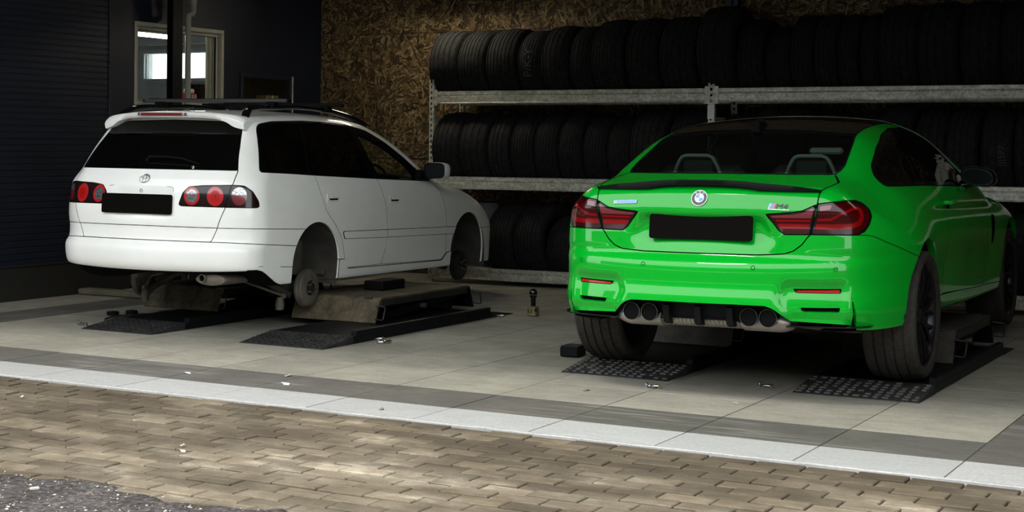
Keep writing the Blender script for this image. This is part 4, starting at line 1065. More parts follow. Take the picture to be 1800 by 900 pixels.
# glass
RG = np.array([(-.2, 1.300), (.0, 1.299), (.284, 1.291), (.530, 1.273), (.545, 1.234), (.572, 1.116), (.568, 1.085), (.550, 1.071), (.374, 1.071), (-.2, 1.074)])
rearglass, S, g = carve(S, lambda V: np.maximum(poly_sdf(V[:, [0, 2]], RG), V[:, 1] - .30), .010, .004); lines += g
WS = np.array([(-.2, 1.36), (.30, 1.34), (.505, 1.27), (.64, 1.95), (.35, 2.06), (-.2, 2.09)])
wscreen, S, g = carve(S, lambda V: np.maximum(poly_sdf(V[:, [0, 1]], WS), .9 - V[:, 2]), .008, .003); lines += g
RP = np.array([(-.2, -.2), (.53, -.2), (.532, .3), (.522, .8), (.505, 1.28), (.30, 1.35), (-.2, 1.37)])
roof, S, g = carve(S, lambda V: np.maximum(poly_sdf(V[:, [0, 1]], RP), 1.25 - V[:, 2]), .006, .004); lines += g
DL = rpoly([(-.225, 1.008), (-.258, 1.055), (-.20, 1.108), (.03, 1.203), (.30, 1.276), (.60, 1.316), (.90, 1.325), (1.08, 1.305), (1.26, 1.225), (1.46, 1.09), (1.60, .985), (1.45, .978), (.40, 1.003)], .05)
dlo, S, g = carve(S, lambda V: np.maximum(poly_sdf(V[:, 1:], DL), .45 - V[:, 0]), .006, .003); lines += g
BP = [(.60, 1.36), (.395, .95)]
sideglass, trim = dlo.cut(lambda V: np.maximum(poly_sdf(V[:, 1:], DL) + .022, .011 - line_dist(V[:, 1:], BP)))
# quarter light (behind the pillar) and door glass
ql, dg_ = sideglass.cut(lambda V: (V[:, 1] - .395) - (V[:, 2] - .95)*.5)
# tail lamps
LO = np.array([(-.012, .932), (.040, .939), (.118, .947), (.191, .947), (.243, .930), (.263, .904), (.265, .871), (.247, .832), (.216, .799), (.176, .784), (-.041, .783)])
LI = np.array([(-.019, .928), (-.083, .897), (-.122, .890), (-.240, .879), (-.206, .839), (-.180, .800), (-.154, .781), (-.047, .783)])
rear = lambda V: V[:, 1] + .42
lo, S, g = carve(S, lambda V: np.maximum(np.maximum(poly_sdf(uz(V), LO), rear(V)), .3 - V[:, 0]), .005, .004); lines += g
li, S, g = carve(S, lambda V: np.maximum(np.maximum(poly_sdf(uz(V), LI), rear(V)), .2 - V[:, 0]), .005, .004); lines += g
# boot lid
LID = np.array([(-.2, .679), (.30, .680), (.425, .688), (.468, .704), (.506, .735), (.532, .771), (.545, .784), (.576, .936), (.580, .992), (.616, 1.030), (.564, 1.064), (.5, 1.12), (-.2, 1.14)])
lid, S, g = carve(S, lambda V: np.maximum(poly_sdf(V[:, [0, 2]], LID), V[:, 1] + .38), .006, .006); lines += g
# rear bumper
zb_ = pchip([-1.2, -.74, -.58, -.32, 0], [.785, .782, .739, .671, .60])
bump, S, g = carve(S, lambda V: np.maximum(V[:, 2] - zb_(V[:, 1]), V[:, 1] + .26), .004, .004); lines += g
DIF = np.array([(-.3, .440), (.20, .441), (.345, .439), (.375, .430), (.400, .415), (.457, .366), (.60, .360), (.717, .352), (.742, .338), (.742, .2), (-.3, .2)])
bump = bump.cut(lambda V: np.maximum(poly_sdf(V[:, [0, 2]], DIF), V[:, 1] + .5))[1]
rfl, bump, g = carve(bump, lambda V: np.maximum(poly_sdf(V[:, [0, 2]], np.array([(.468, .520), (.684, .523), (.681, .504), (.482, .504)])), V[:, 1] + .5), .004, .003); lines += g
slot, bump = bump.cut(lambda V: np.maximum(poly_sdf(V[:, [0, 2]], rpoly([(.490, .434), (.684, .435), (.677, .408), (.525, .408)], .004)), V[:, 1] + .5))
slit, bump = bump.cut(lambda V: np.maximum(poly_sdf(uz(V), np.array([(.128, .520), (.150, .455), (.164, .40), (.182, .30), (.140, .30), (.146, .40), (.141, .45)])), V[:, 1] + .5))
# doors, vents, bonnet, sills
DR = rpoly([(.50, 1.02), (.60, .93), (.655, .80), (.645, .66), (.57, .50), (.56, .40), (1.2, .372), (1.86, .345), (1.92, .50), (1.90, .75), (1.78, 1.02)], .05)
door, S, g = carve(S, lambda V: np.maximum(poly_sdf(V[:, 1:], DR), .6 - V[:, 0]), .005, .004); lines += g
VT = rpoly([(2.02, .79), (2.13, .785), (2.14, .72), (2.09, .605), (2.05, .60), (2.03, .70)], .02)
vent, S = S.cut(lambda V: np.maximum(poly_sdf(V[:, 1:], VT), .6 - V[:, 0]))
BN = np.array([(-.2, 2.12), (.62, 2.03), (.70, 2.5), (.66, 3.15), (.42, 3.42), (-.2, 3.50)])
bonnet, S, g = carve(S, lambda V: np.maximum(poly_sdf(V[:, [0, 1]], BN), .70 - V[:, 2]), .005, .004); lines += g
sill, S, g = carve(S, lambda V: np.maximum(np.maximum(V[:, 2] - (.400 - .033*(V[:, 1] - .4)), .3 - V[:, 1]), np.maximum(V[:, 1] - 2.5, .6 - V[:, 0])), .005, .004); lines += g
liner = (S + lid + door + bonnet + trim + roof).cut(lambda V: .62 - V[:, 2])[0].push(.022)
GR = M['green']
surf('body_shell', S.both(), GR, coupe); surf('boot_lid', lid.both(), GR, coupe); surf('bonnet', bonnet.both(), GR, coupe)
bp_ = surf('rear_bumper', bump.both(), GR, coupe)
two('door', door, GR); two('sill', sill, GR)
rp_ = surf('roof_panel', roof.both(), M['carbon'], coupe); rp_['label'] = 'black carbon roof panel'
surf('rear_window', rearglass.both(), M['glass_rear'], coupe); surf('windscreen', wscreen.both(), M['glass_rear'], coupe)
two('window_trim', trim, M['black_gloss']); two('quarter_window', ql.push(.004), M['glass_side']); two('door_window', dg_.push(.004), M['glass_side'])
surf('cabin_liner', liner.both(), M['dark'], coupe); surf('shut_line', lines.both(), M['dark'], coupe); surf('underbody', under.both(), M['dark'], coupe)
two('fender_vent', vent.push(.015), M['black'])
o = two('reflector', rfl, M['red']); two('bumper_slot', slot.push(.02), M['dark']); two('bumper_slit', slit.push(.02), M['dark'])
two('slot_edge', slot.rim(.02), GR); two('slit_edge', slit.rim(.02), GR)
rim_both('arch_lip', S + bump, .035, lambda p: np.minimum(np.abs(np.hypot(p[:, 1] + .03, p[:, 2] - .35) - .385), np.abs(np.hypot(p[:, 1] - 2.76, p[:, 2] - .35) - .395)) < .012, (-1, 0, 0), GR)
rim_both('bumper_edge', bump, .03, lambda p: (p[:, 1] < -.3) & (p[:, 2] < .45) & (p[:, 0] > .001) & ~((p[:, 2] > .408) & (p[:, 0] > .48)), (0, .8, .25), GR)
# lamp lenses
def lamp_parts(lens, edge, curves, pale, name):
    lens = lens.subdiv(2); ins, brd = lens.cut(edge)
    bars = []
    for pts, w in curves:
        b_, ins = ins.cut(lambda V: line_dist(uz(V), np.array(pts)) - w); bars.append(b_)
    pl = None
    if pale is not None: pl, ins = ins.cut(pale)
    for m in (0, 1):
        f = (lambda q: q.mirror()) if m else (lambda q: q)
        par = surf(name, f(ins), M['red_lens'], coupe); par['label'] = ('left' if m else 'right') + ' dark red ' + name.replace('_', ' ')
        surf('lamp_border', f(brd), M['lamp_black'], par)
        for b_ in bars: surf('light_guide', f(b_), M['red_bar'], par)
        if pl is not None and len(pl.T): surf('reflection_band', f(pl), M['lens_reflection'], par)  # pale reflection put into the lens colour
lamp_parts(lo, lambda V: poly_sdf(uz(V), LO) + .012, [([(-.06, .822), (.05, .822), (.147, .826), (.187, .840), (.203, .870), (.198, .90)], .012), ([(-.03, .853), (.046, .857), (.091, .884), (.147, .906), (.19, .912)], .006)],
           lambda V: np.maximum(poly_sdf(uz(V), np.array([(-.02, .93), (.05, .925), (.04, .905), (-.02, .895)])), 0*V[:, 0]-1), 'outer_tail_lamp')
lamp_parts(li, lambda V: poly_sdf(uz(V), LI) + .010, [([(-.175, .822), (-.03, .822)], .011), ([(-.19, .848), (-.03, .850)], .004)],
           lambda V: .862 - V[:, 2] + 0*V[:, 0], 'inner_tail_lamp')
# helper: point and normal on the tail at (x, z)
def on_tail(x, z, out=.0):
    ax = abs(x); h = CB.h
    Y = lambda a, b: float(CB.lut(CB.Yr, np.array([a]), np.array([b]), CB.xs[0], CB.zs[0])[0])
    y = Y(ax, z); n = Vector(((Y(ax + .01, z) - Y(ax - .01, z))/.02*(1 if x >= 0 else -1), -1, (Y(ax, z + .01) - Y(ax, z - .01))/.02)).normalized()
    return Vector((x, y, z)) + n*out, n
def decal(verts, faces, x, z, name, mt, parent, out=.001, tilt=0.0):
    p, n = on_tail(x, z, out); right = Vector((1, 0, 0)); right = (right - n*right.dot(n)).normalized(); up = n.cross(right) * -1
    if up.z < 0: up = -up
    V = [p + right*v[0] + up*v[1] + n*v[2] for v in verts]
    return MB().add(V, faces).build(name, mt, parent, smooth=False)
def disc(r0, r1, z, a0=0, a1=360, n=40):
    V = []; F = []; k = max(3, int(n*abs(a1-a0)/360))
    for i in range(k + 1):
        a = math.radians(a0 + (a1-a0)*i/k); V += [(r0*math.cos(a), r0*math.sin(a), z), (r1*math.cos(a), r1*math.sin(a), z)]
    for i in range(k): F.append((2*i, 2*i+1, 2*i+3, 2*i+2))
    return V, F
# number plate, roundel, badges
p, n = on_tail(0, .806)
pl = MB().prism(rpoly([(-.268, -.061), (.268, -.061), (.268, .061), (-.268, .061)], .016, 4), lambda u, v, w: (u, -.899 + w + v*.10, .807 + v), -.006, .006).build('number_plate', M['plate'], coupe)
RZ = .950; R0 = .0415
base = MB().add(*disc(0, R0, .003)); o = None
rd = decal(*disc(R0 - .0022, R0, .0045), -.004, RZ, 'roundel', M['chrome'], coupe)
decal(*disc(.0235, R0 - .0018, .004), -.004, RZ, 'roundel_ring', M['black_gloss'], rd)
for k in range(4): decal(*disc(0, .0215, .0045, 90*k, 90*k + 90), -.004, RZ, 'quadrant', M['blue'] if k in (1, 3) else M['badge_white'], rd)
decal(*disc(.0212, .0238, .005), -.004, RZ, 'inner_ring', M['chrome'], rd)
for ch, an in (('B', 128), ('M', 90), ('W', 52)):
    V, F = text_mesh(ch, .0150, .0004); a = math.radians(an); c, s_ = math.cos(a - math.pi/2), math.sin(a - math.pi/2)
    decal([(v[0]*c - v[1]*s_ + .0305*math.cos(a), v[0]*s_ + v[1]*c + .0305*math.sin(a), v[2] + .0055) for v in V], F, -.004, RZ, 'letter', M['badge_white'], rd)
def quad(x0, x1, y0, y1, z, sk=0.0): return [(x0 + sk*y0, y0, z), (x1 + sk*y0, y0, z), (x1 + sk*y1, y1, z), (x0 + sk*y1, y1, z)], [(0, 1, 2, 3)]
bd_ = MB(); mb = None
bx_, bz_ = .397, .916
V, F = text_mesh('M4', .036, .002, 1.05)
mb = decal([(v[0]*1.25 + .014 + .22*v[1], v[1], v[2] + .003) for v in V], F, bx_, bz_, 'model_badge', M['black_gloss'], coupe)
for k, c in enumerate(('pale_blue', 'blue', 'badge_red')): decal(*quad(-.050 + .011*k, -.040 + .011*k, -.013, .013, .003, .35), bx_, bz_, 'badge_stripe', M[c], mb)
decal(*quad(-.052, .05, -.0175, -.0145, .003), bx_, bz_, 'badge_rim', M['chrome'], mb)
db = decal(*quad(-.067, .067, -.009, .009, .003), -.408, .924, 'side_badge', M['pale_blue'], coupe)
db['label'] = 'small pale blue badge'
for k in range(9): decal(*quad(-.045 + .012*k, -.039 + .012*k, -.006, .006, .004), -.408, .924, 'badge_mark', M['blue'], db)
for x in (-.665, -.285, .285, .665):
    p, n = on_tail(x, .62, 0); decal(*disc(.0085, .0105, .0008, n=20), x, .62, 'parking_sensor', M['dark'], coupe)
# spoiler lip
zt = pchip([0, .12, .36, .5, .585], [1.042, 1.041, 1.024, 1.011, .999]); zl = pchip([0, .12, .25, .29, .585], [1.019, 1.017, 1.004, .995, .990])
V = []; F = []; xs_ = np.linspace(-.585, .585, 61)
for x in xs_:
    a = abs(x); t_, l_ = float(zt(a)), float(zl(a)); yt = -.905 + .20*a*a
    V += [(x, yt + .045, l_ - .012), (x, yt + .004, l_), (x, yt, (t_ + l_)/2 + .004), (x, yt + .006, t_), (x, yt + .075, t_ - .004), (x, yt + .11, t_ - .022)]
for i in range(60):
    for k in range(5): F.append((6*i + k, 6*i + k + 1, 6*i + k + 7, 6*i + k + 6))
    F.append((6*i + 5, 6*i, 6*i + 6, 6*i + 11))
F += [tuple(range(6)), tuple(range(366 - 6, 366))[::-1]]
MB().add(V, F).build('spoiler', M['black'], coupe, angle=50)
# diffuser, fins, exhaust
D = [(-.455, .372), (-.400, .418), (-.372, .436), (-.34, .441), (.34, .441), (.372, .436), (.400, .418), (.455, .372), (.42, .345), (.20, .365), (-.20, .365), (-.42, .345)]
b = MB(); nn = 24; V = []; F = []
for i in range(nn + 1):
    x = -.46 + .92*i/nn; a = abs(x)
    ztop = float(pchip([0, .34, .372, .40, .46], [.446, .446, .440, .420, .366])(a)); zbot = float(pchip([0, .18, .22, .42, .46], [.352, .352, .338, .334, .350])(a))
    y = -.945 + .25*a*a
    V += [(x, y + .002, ztop), (x, y + .035, ztop - .018), (x, y + .055, zbot + .01), (x, y + .045, zbot), (x, y + .14, zbot), (x, y + .14, ztop)]
for i in range(nn):
    for k in range(5): F.append((6*i + k, 6*i + k + 1, 6*i + k + 7, 6*i + k + 6))
dfo = MB().add(V, F).build('diffuser', M['black'], coupe, angle=40)
for x in (-.168, -.003, .162):
    MB().prism([(-.935, .418), (-.90, .43), (-.80, .40), (-.80, .325), (-.895, .322), (-.925, .335)], lambda u, v, w: (w, u, v), x - .016, x + .016).build('fin', M['black'], dfo)
for sx in (-1, 1):
    for x in (.355, .259):
        y0 = -.925; t_ = MB().lathe([(.0425, y0 + .26), (.0425, y0 + .002), (.0435, y0 - .002), (.0455, y0), (.0455, y0 + .26)], (sx*x, 0, .377), 'y', 32).build('exhaust_tip', M['black_gloss'], coupe)
        MB().lathe([(.0428, y0 - .0030), (.0440, y0 - .0045), (.0452, y0 - .002), (.0440, y0 + .001)], (sx*x, 0, .377), 'y', 32, close=True).build('tip_ring', M['steel'], t_)
        MB().lathe([(0, y0 + .10), (.0415, y0 + .10), (.0418, y0 + .004)], (sx*x, 0, .377), 'y', 24).build('tip_inside', M['dark'], t_)
b = MB()
V = []; F = []; n = 20; xs_ = np.linspace(-.47, .47, 281)
for x in xs_:
    a = abs(x); r = .062 if a > .21 else .054
    if a < .20: r -= .004*(math.sin((x + .5)/.021*2*math.pi) > -.2)
    e = max(0, (a - .38)/.09); r *= math.sqrt(max(.05, 1 - e*e))
    for j in range(n):
        th = 2*math.pi*j/n; V.append((x, -.80 + math.cos(th)*r*1.5, .352 + math.sin(th)*r*.86))
for i in range(280):
    for j in range(n): F.append((i*n + j, i*n + (j+1) % n, (i+1)*n + (j+1) % n, (i+1)*n + j))
F += [tuple(range(n)), tuple(range(280*n, 281*n))]
MB().add(V, F).build('rear_silencer', M['muffler'], coupe, angle=50)
for sx in (-1, 1):
    V = []; F = []
    for i in range(13):
        x = .445 + .36*i/12; y = float(CB.lut(CB.Yr, np.array([x]), np.array([.38]), CB.xs[0], CB.zs[0])[0]); y = max(y, -.93); o_ = .018 + .012*i/12
        V += [(sx*x, y - o_, .338), (sx*x, y - o_, .345), (sx*x, y + .10, .352), (sx*x, y + .10, .340)]
    for i in range(12):
        for k in range(4): F.append((4*i + k, 4*i + (k+1) % 4, 4*i + 4 + (k+1) % 4, 4*i + 4 + k))
    F += [(0, 1, 2, 3), (51, 50, 49, 48)]
    MB().add(V, F).build('splitter', M['black_gloss'], coupe, smooth=False)
    MB().tube([(sx*.42, -.6, .33), (sx*.55, -.45, .30), (sx*.72, -.25, .28)], .028, 10).build('suspension_arm', M['dirty_steel'], coupe)
# antenna fin
b = MB(); V = []; F = []
for i in range(11):
    t_ = i/10; y = -.02 + .17*t_; h = .078*(1 - t_)**.8*min(1, .35 + t_*6); w = .026*(1 - .4*t_); z0 = 1.288 + (.055*t_)
    V += [(-w, y, z0), (-w*.8, y + .004, z0 + h*.5), (-w*.35, y + .012, z0 + h*.92), (0, y + .014, z0 + h), (w*.35, y + .012, z0 + h*.92), (w*.8, y + .004, z0 + h*.5), (w, y, z0)]
for i in range(10):
    for k in range(6): F.append((7*i + k, 7*i + k + 1, 7*i + k + 8, 7*i + k + 7))
F.append(tuple(range(7))[::-1]); MB().add(V, F).build('roof_antenna', M['black_gloss'], coupe, angle=60)
MB().box((0, .045, 1.288), (.30, .02, .010), ch=.003).build('high_brake_light', M['red_dim'], coupe)
# door mirrors and handles
for sx in (-1, 1):
    V = []; F = []; nu, nv = 14, 24
    for i in range(nu + 1):
        ph = -math.pi/2 + math.pi*i/nu
        for j in range(nv):
            th = 2*math.pi*j/nv; cx2 = math.copysign(abs(math.cos(th))**.8, math.cos(th)); sz = math.copysign(abs(math.sin(th))**.8, math.sin(th))
            r = math.cos(ph)**.6; yy = math.sin(ph); yy = max(yy, -.55)
            V.append((sx*(.952 + .105*cx2*r), 1.33 + .10*yy, 1.038 + .060*sz*r - .012*cx2*r))
    for i in range(nu):
        for j in range(nv): F.append((i*nv + j, i*nv + (j+1) % nv, (i+1)*nv + (j+1) % nv, (i+1)*nv + j))
    mo = MB().add(V, F).build('door_mirror', M['black_gloss'], coupe, angle=50)
    V, F = disc(0, 1, 0, n=24); MB().add([(sx*(.952 + .085*v[0]), 1.272, 1.038 + .044*v[1] - .008*v[0]) for v in V], F).build('mirror_glass', M['mirror'], mo)
    MB().tube([(sx*.84, 1.36, .985), (sx*.90, 1.345, .995), (sx*.95, 1.335, 1.01)], [.030, .022, .024], 12).build('mirror_arm', M['black_gloss'], mo)
    hd = MB().tube([(sx*.893, .57, .903), (sx*.925, .60, .904), (sx*.932, .68, .901), (sx*.925, .76, .897), (sx*.893, .79, .896)], [.010, .013, .014, .013, .010], 10).build('door_handle', GR, coupe)
    MB().lathe([(0, 0), (.02, .0), (.022, -.01)], (0, 0, 0), 'x', 14).build('handle_recess', M['dark'], hd).location = (sx*.904, .67, .888)
# cabin
b = MB(); b.box((0, .9, .50), (1.5, 2.3, .04)); b.box((0, 1.75, .82), (1.45, .30, .26), ch=.05); b.box((0, -.30, .965), (1.25, .42, .03), ch=.01); b.build('cabin_floor', M['dark'], coupe)
for sx in (-1, 1):
    st_ = MB().box((sx*.32, .0, .86), (.48, .16, .50), Matrix.Rotation(-.3, 3, 'X'), ch=.04).build('rear_seat', M['seat'], coupe)
    MB().tube([(sx*.32 - .138, -.06, 1.05), (sx*.32 - .118, -.065, 1.10), (sx*.32 - .100, -.067, 1.135), (sx*.32 - .085, -.069, 1.152), (sx*.32 - .062, -.07, 1.160), (sx*.32 + .062, -.07, 1.160), (sx*.32 + .085, -.069, 1.152), (sx*.32 + .100, -.067, 1.135), (sx*.32 + .118, -.065, 1.10), (sx*.32 + .138, -.06, 1.05)], .010, 8).build('seat_trim', M['trim_grey'], st_)
    MB().box((sx*.32, -.02, 1.10), (.22, .06, .12), ch=.03).build('headrest', M['seat'], st_)
    fs = MB().box((sx*.37, .86, .80), (.50, .16, .62), Matrix.Rotation(-.25, 3, 'X'), ch=.05).build('front_seat', M['seat'], coupe)
    MB().box((sx*.37, .78, 1.15), (.27, .08, .17), ch=.035).build('headrest', M['seat'], fs)
MB().box((.372, .06, 1.187), (.185, .03, .036), ch=.012).build('pale_cabin_bar', M['trim_grey'], coupe)  # pale grey bar above the right rear seat
# wheels
WT = tyre_mesh('wheel_tyre', 'car', rim=.745); WT.materials.append(M['rubber_dusty'])
def wheel(x, y, w, R, sx):
    root = bpy.data.objects.new('wheel', WT); COL.objects.link(root); root.parent = coupe
    root.scale = (w, R, R); root.location = (x, y, R); root.rotation_euler = (.13, 0, 0)
    inv = Matrix.LocRotScale(root.location, root.rotation_euler, root.scale).inverted()
    def sub(name, b, mt):
        o = b.build(name, M[mt], None); o.parent = root; o.matrix_parent_inverse = inv; return o
    xo = x + sx*(w/2 - .022); rr = R*.755
    sub('rim', MB().lathe([(rr*.93, xo - sx*.20), (rr*.93, xo - sx*.03), (rr*.985, xo), (rr*1.01, xo + sx*.008), (rr*1.0, xo - sx*.0), (rr*.95, xo - sx*.03)], (0, y, R), 'x', 48), 'rim')
    b = MB()
    for k in range(10):
        for d in (-1, 1):
            a0 = 2*math.pi*k/10 + .1; a1 = a0 + d*.16
            p0 = Vector((xo - sx*.035, y + math.cos(a0)*.055, R + math.sin(a0)*.055)); p1 = Vector((xo - sx*.018, y + math.cos(a0 + d*.05)*rr*.55, R + math.sin(a0 + d*.05)*rr*.55)); p2 = Vector((xo - sx*.012, y + math.cos(a1)*rr*.95, R + math.sin(a1)*rr*.95))
            b.tube([p0, p1, p2], [.013, .010, .011], 6)
    q = sub('spokes', b, 'rim'); 
    sub('hub', MB().lathe([(.062, xo - sx*.06), (.060, xo - sx*.03), (.034, xo - sx*.026), (.030, xo - sx*.022), (0, xo - sx*.022)], (0, y, R), 'x', 24), 'rim')
    sub('brake_disc', MB().lathe([(.05, xo - sx*.13), (.19, xo - sx*.13), (.19, xo - sx*.10), (.05, xo - sx*.10)], (0, y, R), 'x', 32, close=True), 'dirty_steel')
for sx in (-1, 1):
    wheel(sx*.80, -.03, .275, .34, sx); wheel(sx*.79, 2.76, .255, .34, sx)
    for (yc, zc, r) in ARC:
        b = MB(); V = []; F = []; n = 20
        for i in range(n + 1):
            a = .02 + (math.pi - .04)*i/n; V += [(sx*.52, yc + math.cos(a)*(r + .008), zc + math.sin(a)*(r + .008)), (sx*.90, yc + math.cos(a)*(r + .008), zc + math.sin(a)*(r + .008))]
        for i in range(n): F.append((2*i, 2*i+1, 2*i+3, 2*i+2))
        F.append(tuple(2*i for i in range(n + 1))); b.add(V, F).build('wheel_well', M['dark'], coupe, fix=False)
# ---------------------------------------------------------------- white estate car without wheels
wagon = tag(empty('station_wagon'), 'white estate car without wheels and with black roof bars raised on the lift', 'car', 'cars on the lifts')
WS_ = .94; WR = rot_pose(math.radians(4.71536), math.radians(-.88903), math.radians(.29597))
wagon.matrix_world = Matrix.Translation(Vector((-6.97239, 8.45662, .40351)) + (WR @ Vector((0, 0, -.30)))*WS_) @ WR @ Matrix.Scale(WS_, 4)
WB = wagon_body(); S = WB.mesh(); WH = M['white']
lines = Surf(np.zeros((0, 3)), np.zeros((0, 3)), np.zeros((0, 3), int))
def pair(name, S_, mt, parent=None):
    return surf(name, S_, mt, parent or wagon), surf(name, S_.mirror(), mt, parent or wagon)
under, S = S.split(np.maximum(S.N[:, 2] + .6 + .20*(S.V[:, 1] < -.80), S.V[:, 2] - .12))
WAR = [(-.03, .035, .312), (2.51, .02, .350)]
def arch(V):
    f = np.full(len(V), 9.)
    for yc, zc, r in WAR: f = np.minimum(f, np.where(V[:, 2] < zc, np.abs(V[:, 1] - yc) - r, np.hypot(V[:, 1] - yc, V[:, 2] - zc) - r))
    return np.maximum(f, .58 - V[:, 0])
S = S.cut(arch)[1]; under = under.cut(arch)[1]
RGW = np.array([(-.2, .713), (.657, .713), (.61, .87), (.565, .99), (.535, 1.05), (-.2, 1.065)])
rglass, S, g = carve(S, lambda V: np.maximum(poly_sdf(V[:, [0, 2]], RGW), V[:, 1] + .25), .007, .004); lines += g
DLW = rpoly([(-.655, .703), (-.515, 1.035), (-.31, 1.064), (.128, 1.083), (.491, 1.084), (.758, 1.074), (1.01, 1.037), (1.238, .951), (1.466, .833), (1.641, .721), (1.715, .655), (1.647, .644), (.906, .659), (-.013, .684), (-.335, .695)], [.02, .06, .05] + [.03]*12)
dlo, S, g = carve(S, lambda V: np.maximum(poly_sdf(V[:, 1:], DLW), np.maximum(.4 - V[:, 0], .6 - V[:, 2])), .005, .003); lines += g
FP = rpoly([(.838, 1.0), (.95, .985), (1.195, .905), (1.424, .785), (1.535, .680), (1.40, .668), (.935, .682), (.87, .85)], .015)
fpane, trim = dlo.cut(lambda V: poly_sdf(V[:, 1:], FP))
L1 = [(.072, 1.10), (-.080, .66)]; L2 = [(.772, 1.10), (.815, .64)]
blk, trim = trim.cut(lambda V: np.maximum(poly_sdf(V[:, 1:], DLW) + .013, np.maximum(.010 - line_dist(V[:, 1:], L1), .030 - line_dist(V[:, 1:], L2))) + np.maximum(0, V[:, 1] - .80)*9)
qpane, dpane = blk.cut(lambda V: V[:, 1] - (-.005 + (V[:, 2] - .88)*.345))
WSC = np.array([(-.2, 1.09), (.46, 1.0), (.52, 1.03), (.70, 1.74), (.68, 1.90), (.4, 2.03), (-.2, 2.10)])
wscr, S, g = carve(S, lambda V: np.maximum(poly_sdf(V[:, [0, 1]], WSC), .64 - V[:, 2]), .006, .003); lines += g
LAMP = rpoly([(-.296, .470), (-.269, .552), (-.228, .594), (-.134, .605), (.069, .612), (.145, .608), (.200, .571), (.242, .505), (.248, .462), (.216, .459), (-.276, .462)], .012, 3)
lamp, S, g = carve(S, lambda V: np.maximum(np.maximum(poly_sdf(uz(V), LAMP), V[:, 1] + .4), .2 - V[:, 0]), .005, .003); lines += g
HAT = np.array([(-.2, .222), (.541, .222), (.584, .318), (.640, .461), (.667, .629), (.664, .702), (.61, .87), (.565, .995), (.530, 1.07), (-.2, 1.09)])
hatch, S, g = carve(S, lambda V: np.maximum(poly_sdf(V[:, [0, 2]], HAT), V[:, 1] + .25), .005, .005); lines += g
HL = [(-.2, .320), (.60, .318)]
g2, hatch = band(hatch, lambda V: V[:, 2] - .320 + .0033*np.abs(V[:, 0]), .0026); lines += g2.push(.003)
z1_ = pchip([-1.2, -.9, -.5, -.2, 0], [.318, .318, .309, .301, .30]); z2_ = pchip([-1.2, -.9, -.8, -.59, -.3, 0], [.223, .221, .215, .202, .185, .17])
bumpr, S, g = carve(S, lambda V: np.maximum(V[:, 2] - z2_(V[:, 1]), V[:, 1] + .2), .005, .005); lines += g
bcor, S, g = carve(S, lambda V: np.maximum(V[:, 2] - z1_(V[:, 1]), V[:, 1] + .2), .0045, .004); lines += g
bl3 = pchip([-1.2, -.78, -.73, -.577, -.30, 0], [-.06, .0, .058, .050, .035, .02])
g3, bumpr = band(bumpr, lambda V: V[:, 2] - bl3(V[:, 1]), .0022, lambda V: np.maximum(V[:, 1] * -1 - .79, .6 - V[:, 0])); lines += g3.push(.003)
SK = rpoly([(.20, .062), (.36, .062), (.408, -.012), (1.99, -.026), (2.08, .035), (2.25, .055), (2.25, -.3), (.20, -.3)], .02)
skirt, S, g = carve(S, lambda V: np.maximum(poly_sdf(V[:, 1:], SK), .5 - V[:, 0]), .005, .004); lines += g
MO = rpoly([(.318, .268), (.978, .262), (2.30, .251), (2.30, .190), (.984, .202), (.345, .212)], .008, 3)
mould, S, g = carve(S, lambda V: np.maximum(poly_sdf(V[:, 1:], MO), .5 - V[:, 0]), .004, .004); lines += g
RD = rpoly([(-.030, .75), (.001, .578), (.072, .437), (.115, .395), (.206, .324), (.31, .212), (.364, .061), (.403, -.007), (.926, -.007), (.977, .086), (1.011, .21), (.99, .421), (.885, .66), (.88, .75)], .02)
FD = rpoly([(.88, .75), (.885, .66), (.99, .421), (1.011, .21), (.977, .086), (.926, -.007), (1.985, -.021), (2.067, .037), (2.065, .106), (2.046, .387), (1.941, .566), (1.75, .66), (1.7, .75)], .02)
rdoor, S, g = carve(S, lambda V: np.maximum(poly_sdf(V[:, 1:], RD), .5 - V[:, 0]), .004, .004); lines += g
fdoor, S, g = carve(S, lambda V: np.maximum(poly_sdf(V[:, 1:], FD), .5 - V[:, 0]), .004, .004); lines += g
mg, mould = band(mould, lambda V: V[:, 1] - 1.009, .002); lines += mg.push(.003)
HLP = rpoly([(2.93, .42), (3.10, .37), (3.4, .34), (3.4, .235), (3.06, .245)], .02)
headl, S, g = carve(S, lambda V: np.maximum(poly_sdf(V[:, 1:], HLP), .3 - V[:, 0]), .004, .003); lines += g
fbump, S, g = carve(S, lambda V: np.maximum(V[:, 2] - .225, 2.6 - V[:, 1]), .004, .004); lines += g
BNW = np.array([(-.2, 2.14), (.62, 2.04), (.66, 2.5), (.56, 3.03), (-.2, 3.20)])
bonw, S, g = carve(S, lambda V: np.maximum(poly_sdf(V[:, [0, 1]], BNW), .35 - V[:, 2]), .004, .004); lines += g
linr = (S + hatch + rdoor + fdoor + trim).cut(lambda V: .35 - V[:, 2])[0].push(.02)
surf('body_shell', S.both(), WH, wagon); hlow, hatch = hatch.cut(lambda V: V[:, 2] - .320 + .0033*np.abs(V[:, 0])); htop, hatch = hatch.cut(lambda V: 1.0 - V[:, 2]); tg = surf('tailgate', hatch.both(), WH, wagon); surf('tailgate_top_panel', htop.both(), WH, tg); surf('lower_tailgate_panel', hlow.both(), WH, tg); surf('rear_bumper', bumpr.both(), WH, wagon); surf('front_bumper', fbump.both(), WH, wagon); surf('bonnet', bonw.both(), WH, wagon)
pair('bumper_corner', bcor, WH); pair('side_skirt', skirt.push(-.006), WH); pair('side_moulding', mould.push(-.005), WH); pair('rear_door', rdoor, WH); pair('front_door', fdoor, WH); pair('headlamp', headl, M['clear_lamp'])
surf('rear_window', rglass.both(), M['glass_black'], wagon); surf('windscreen', wscr.both(), M['glass_green'], wagon)
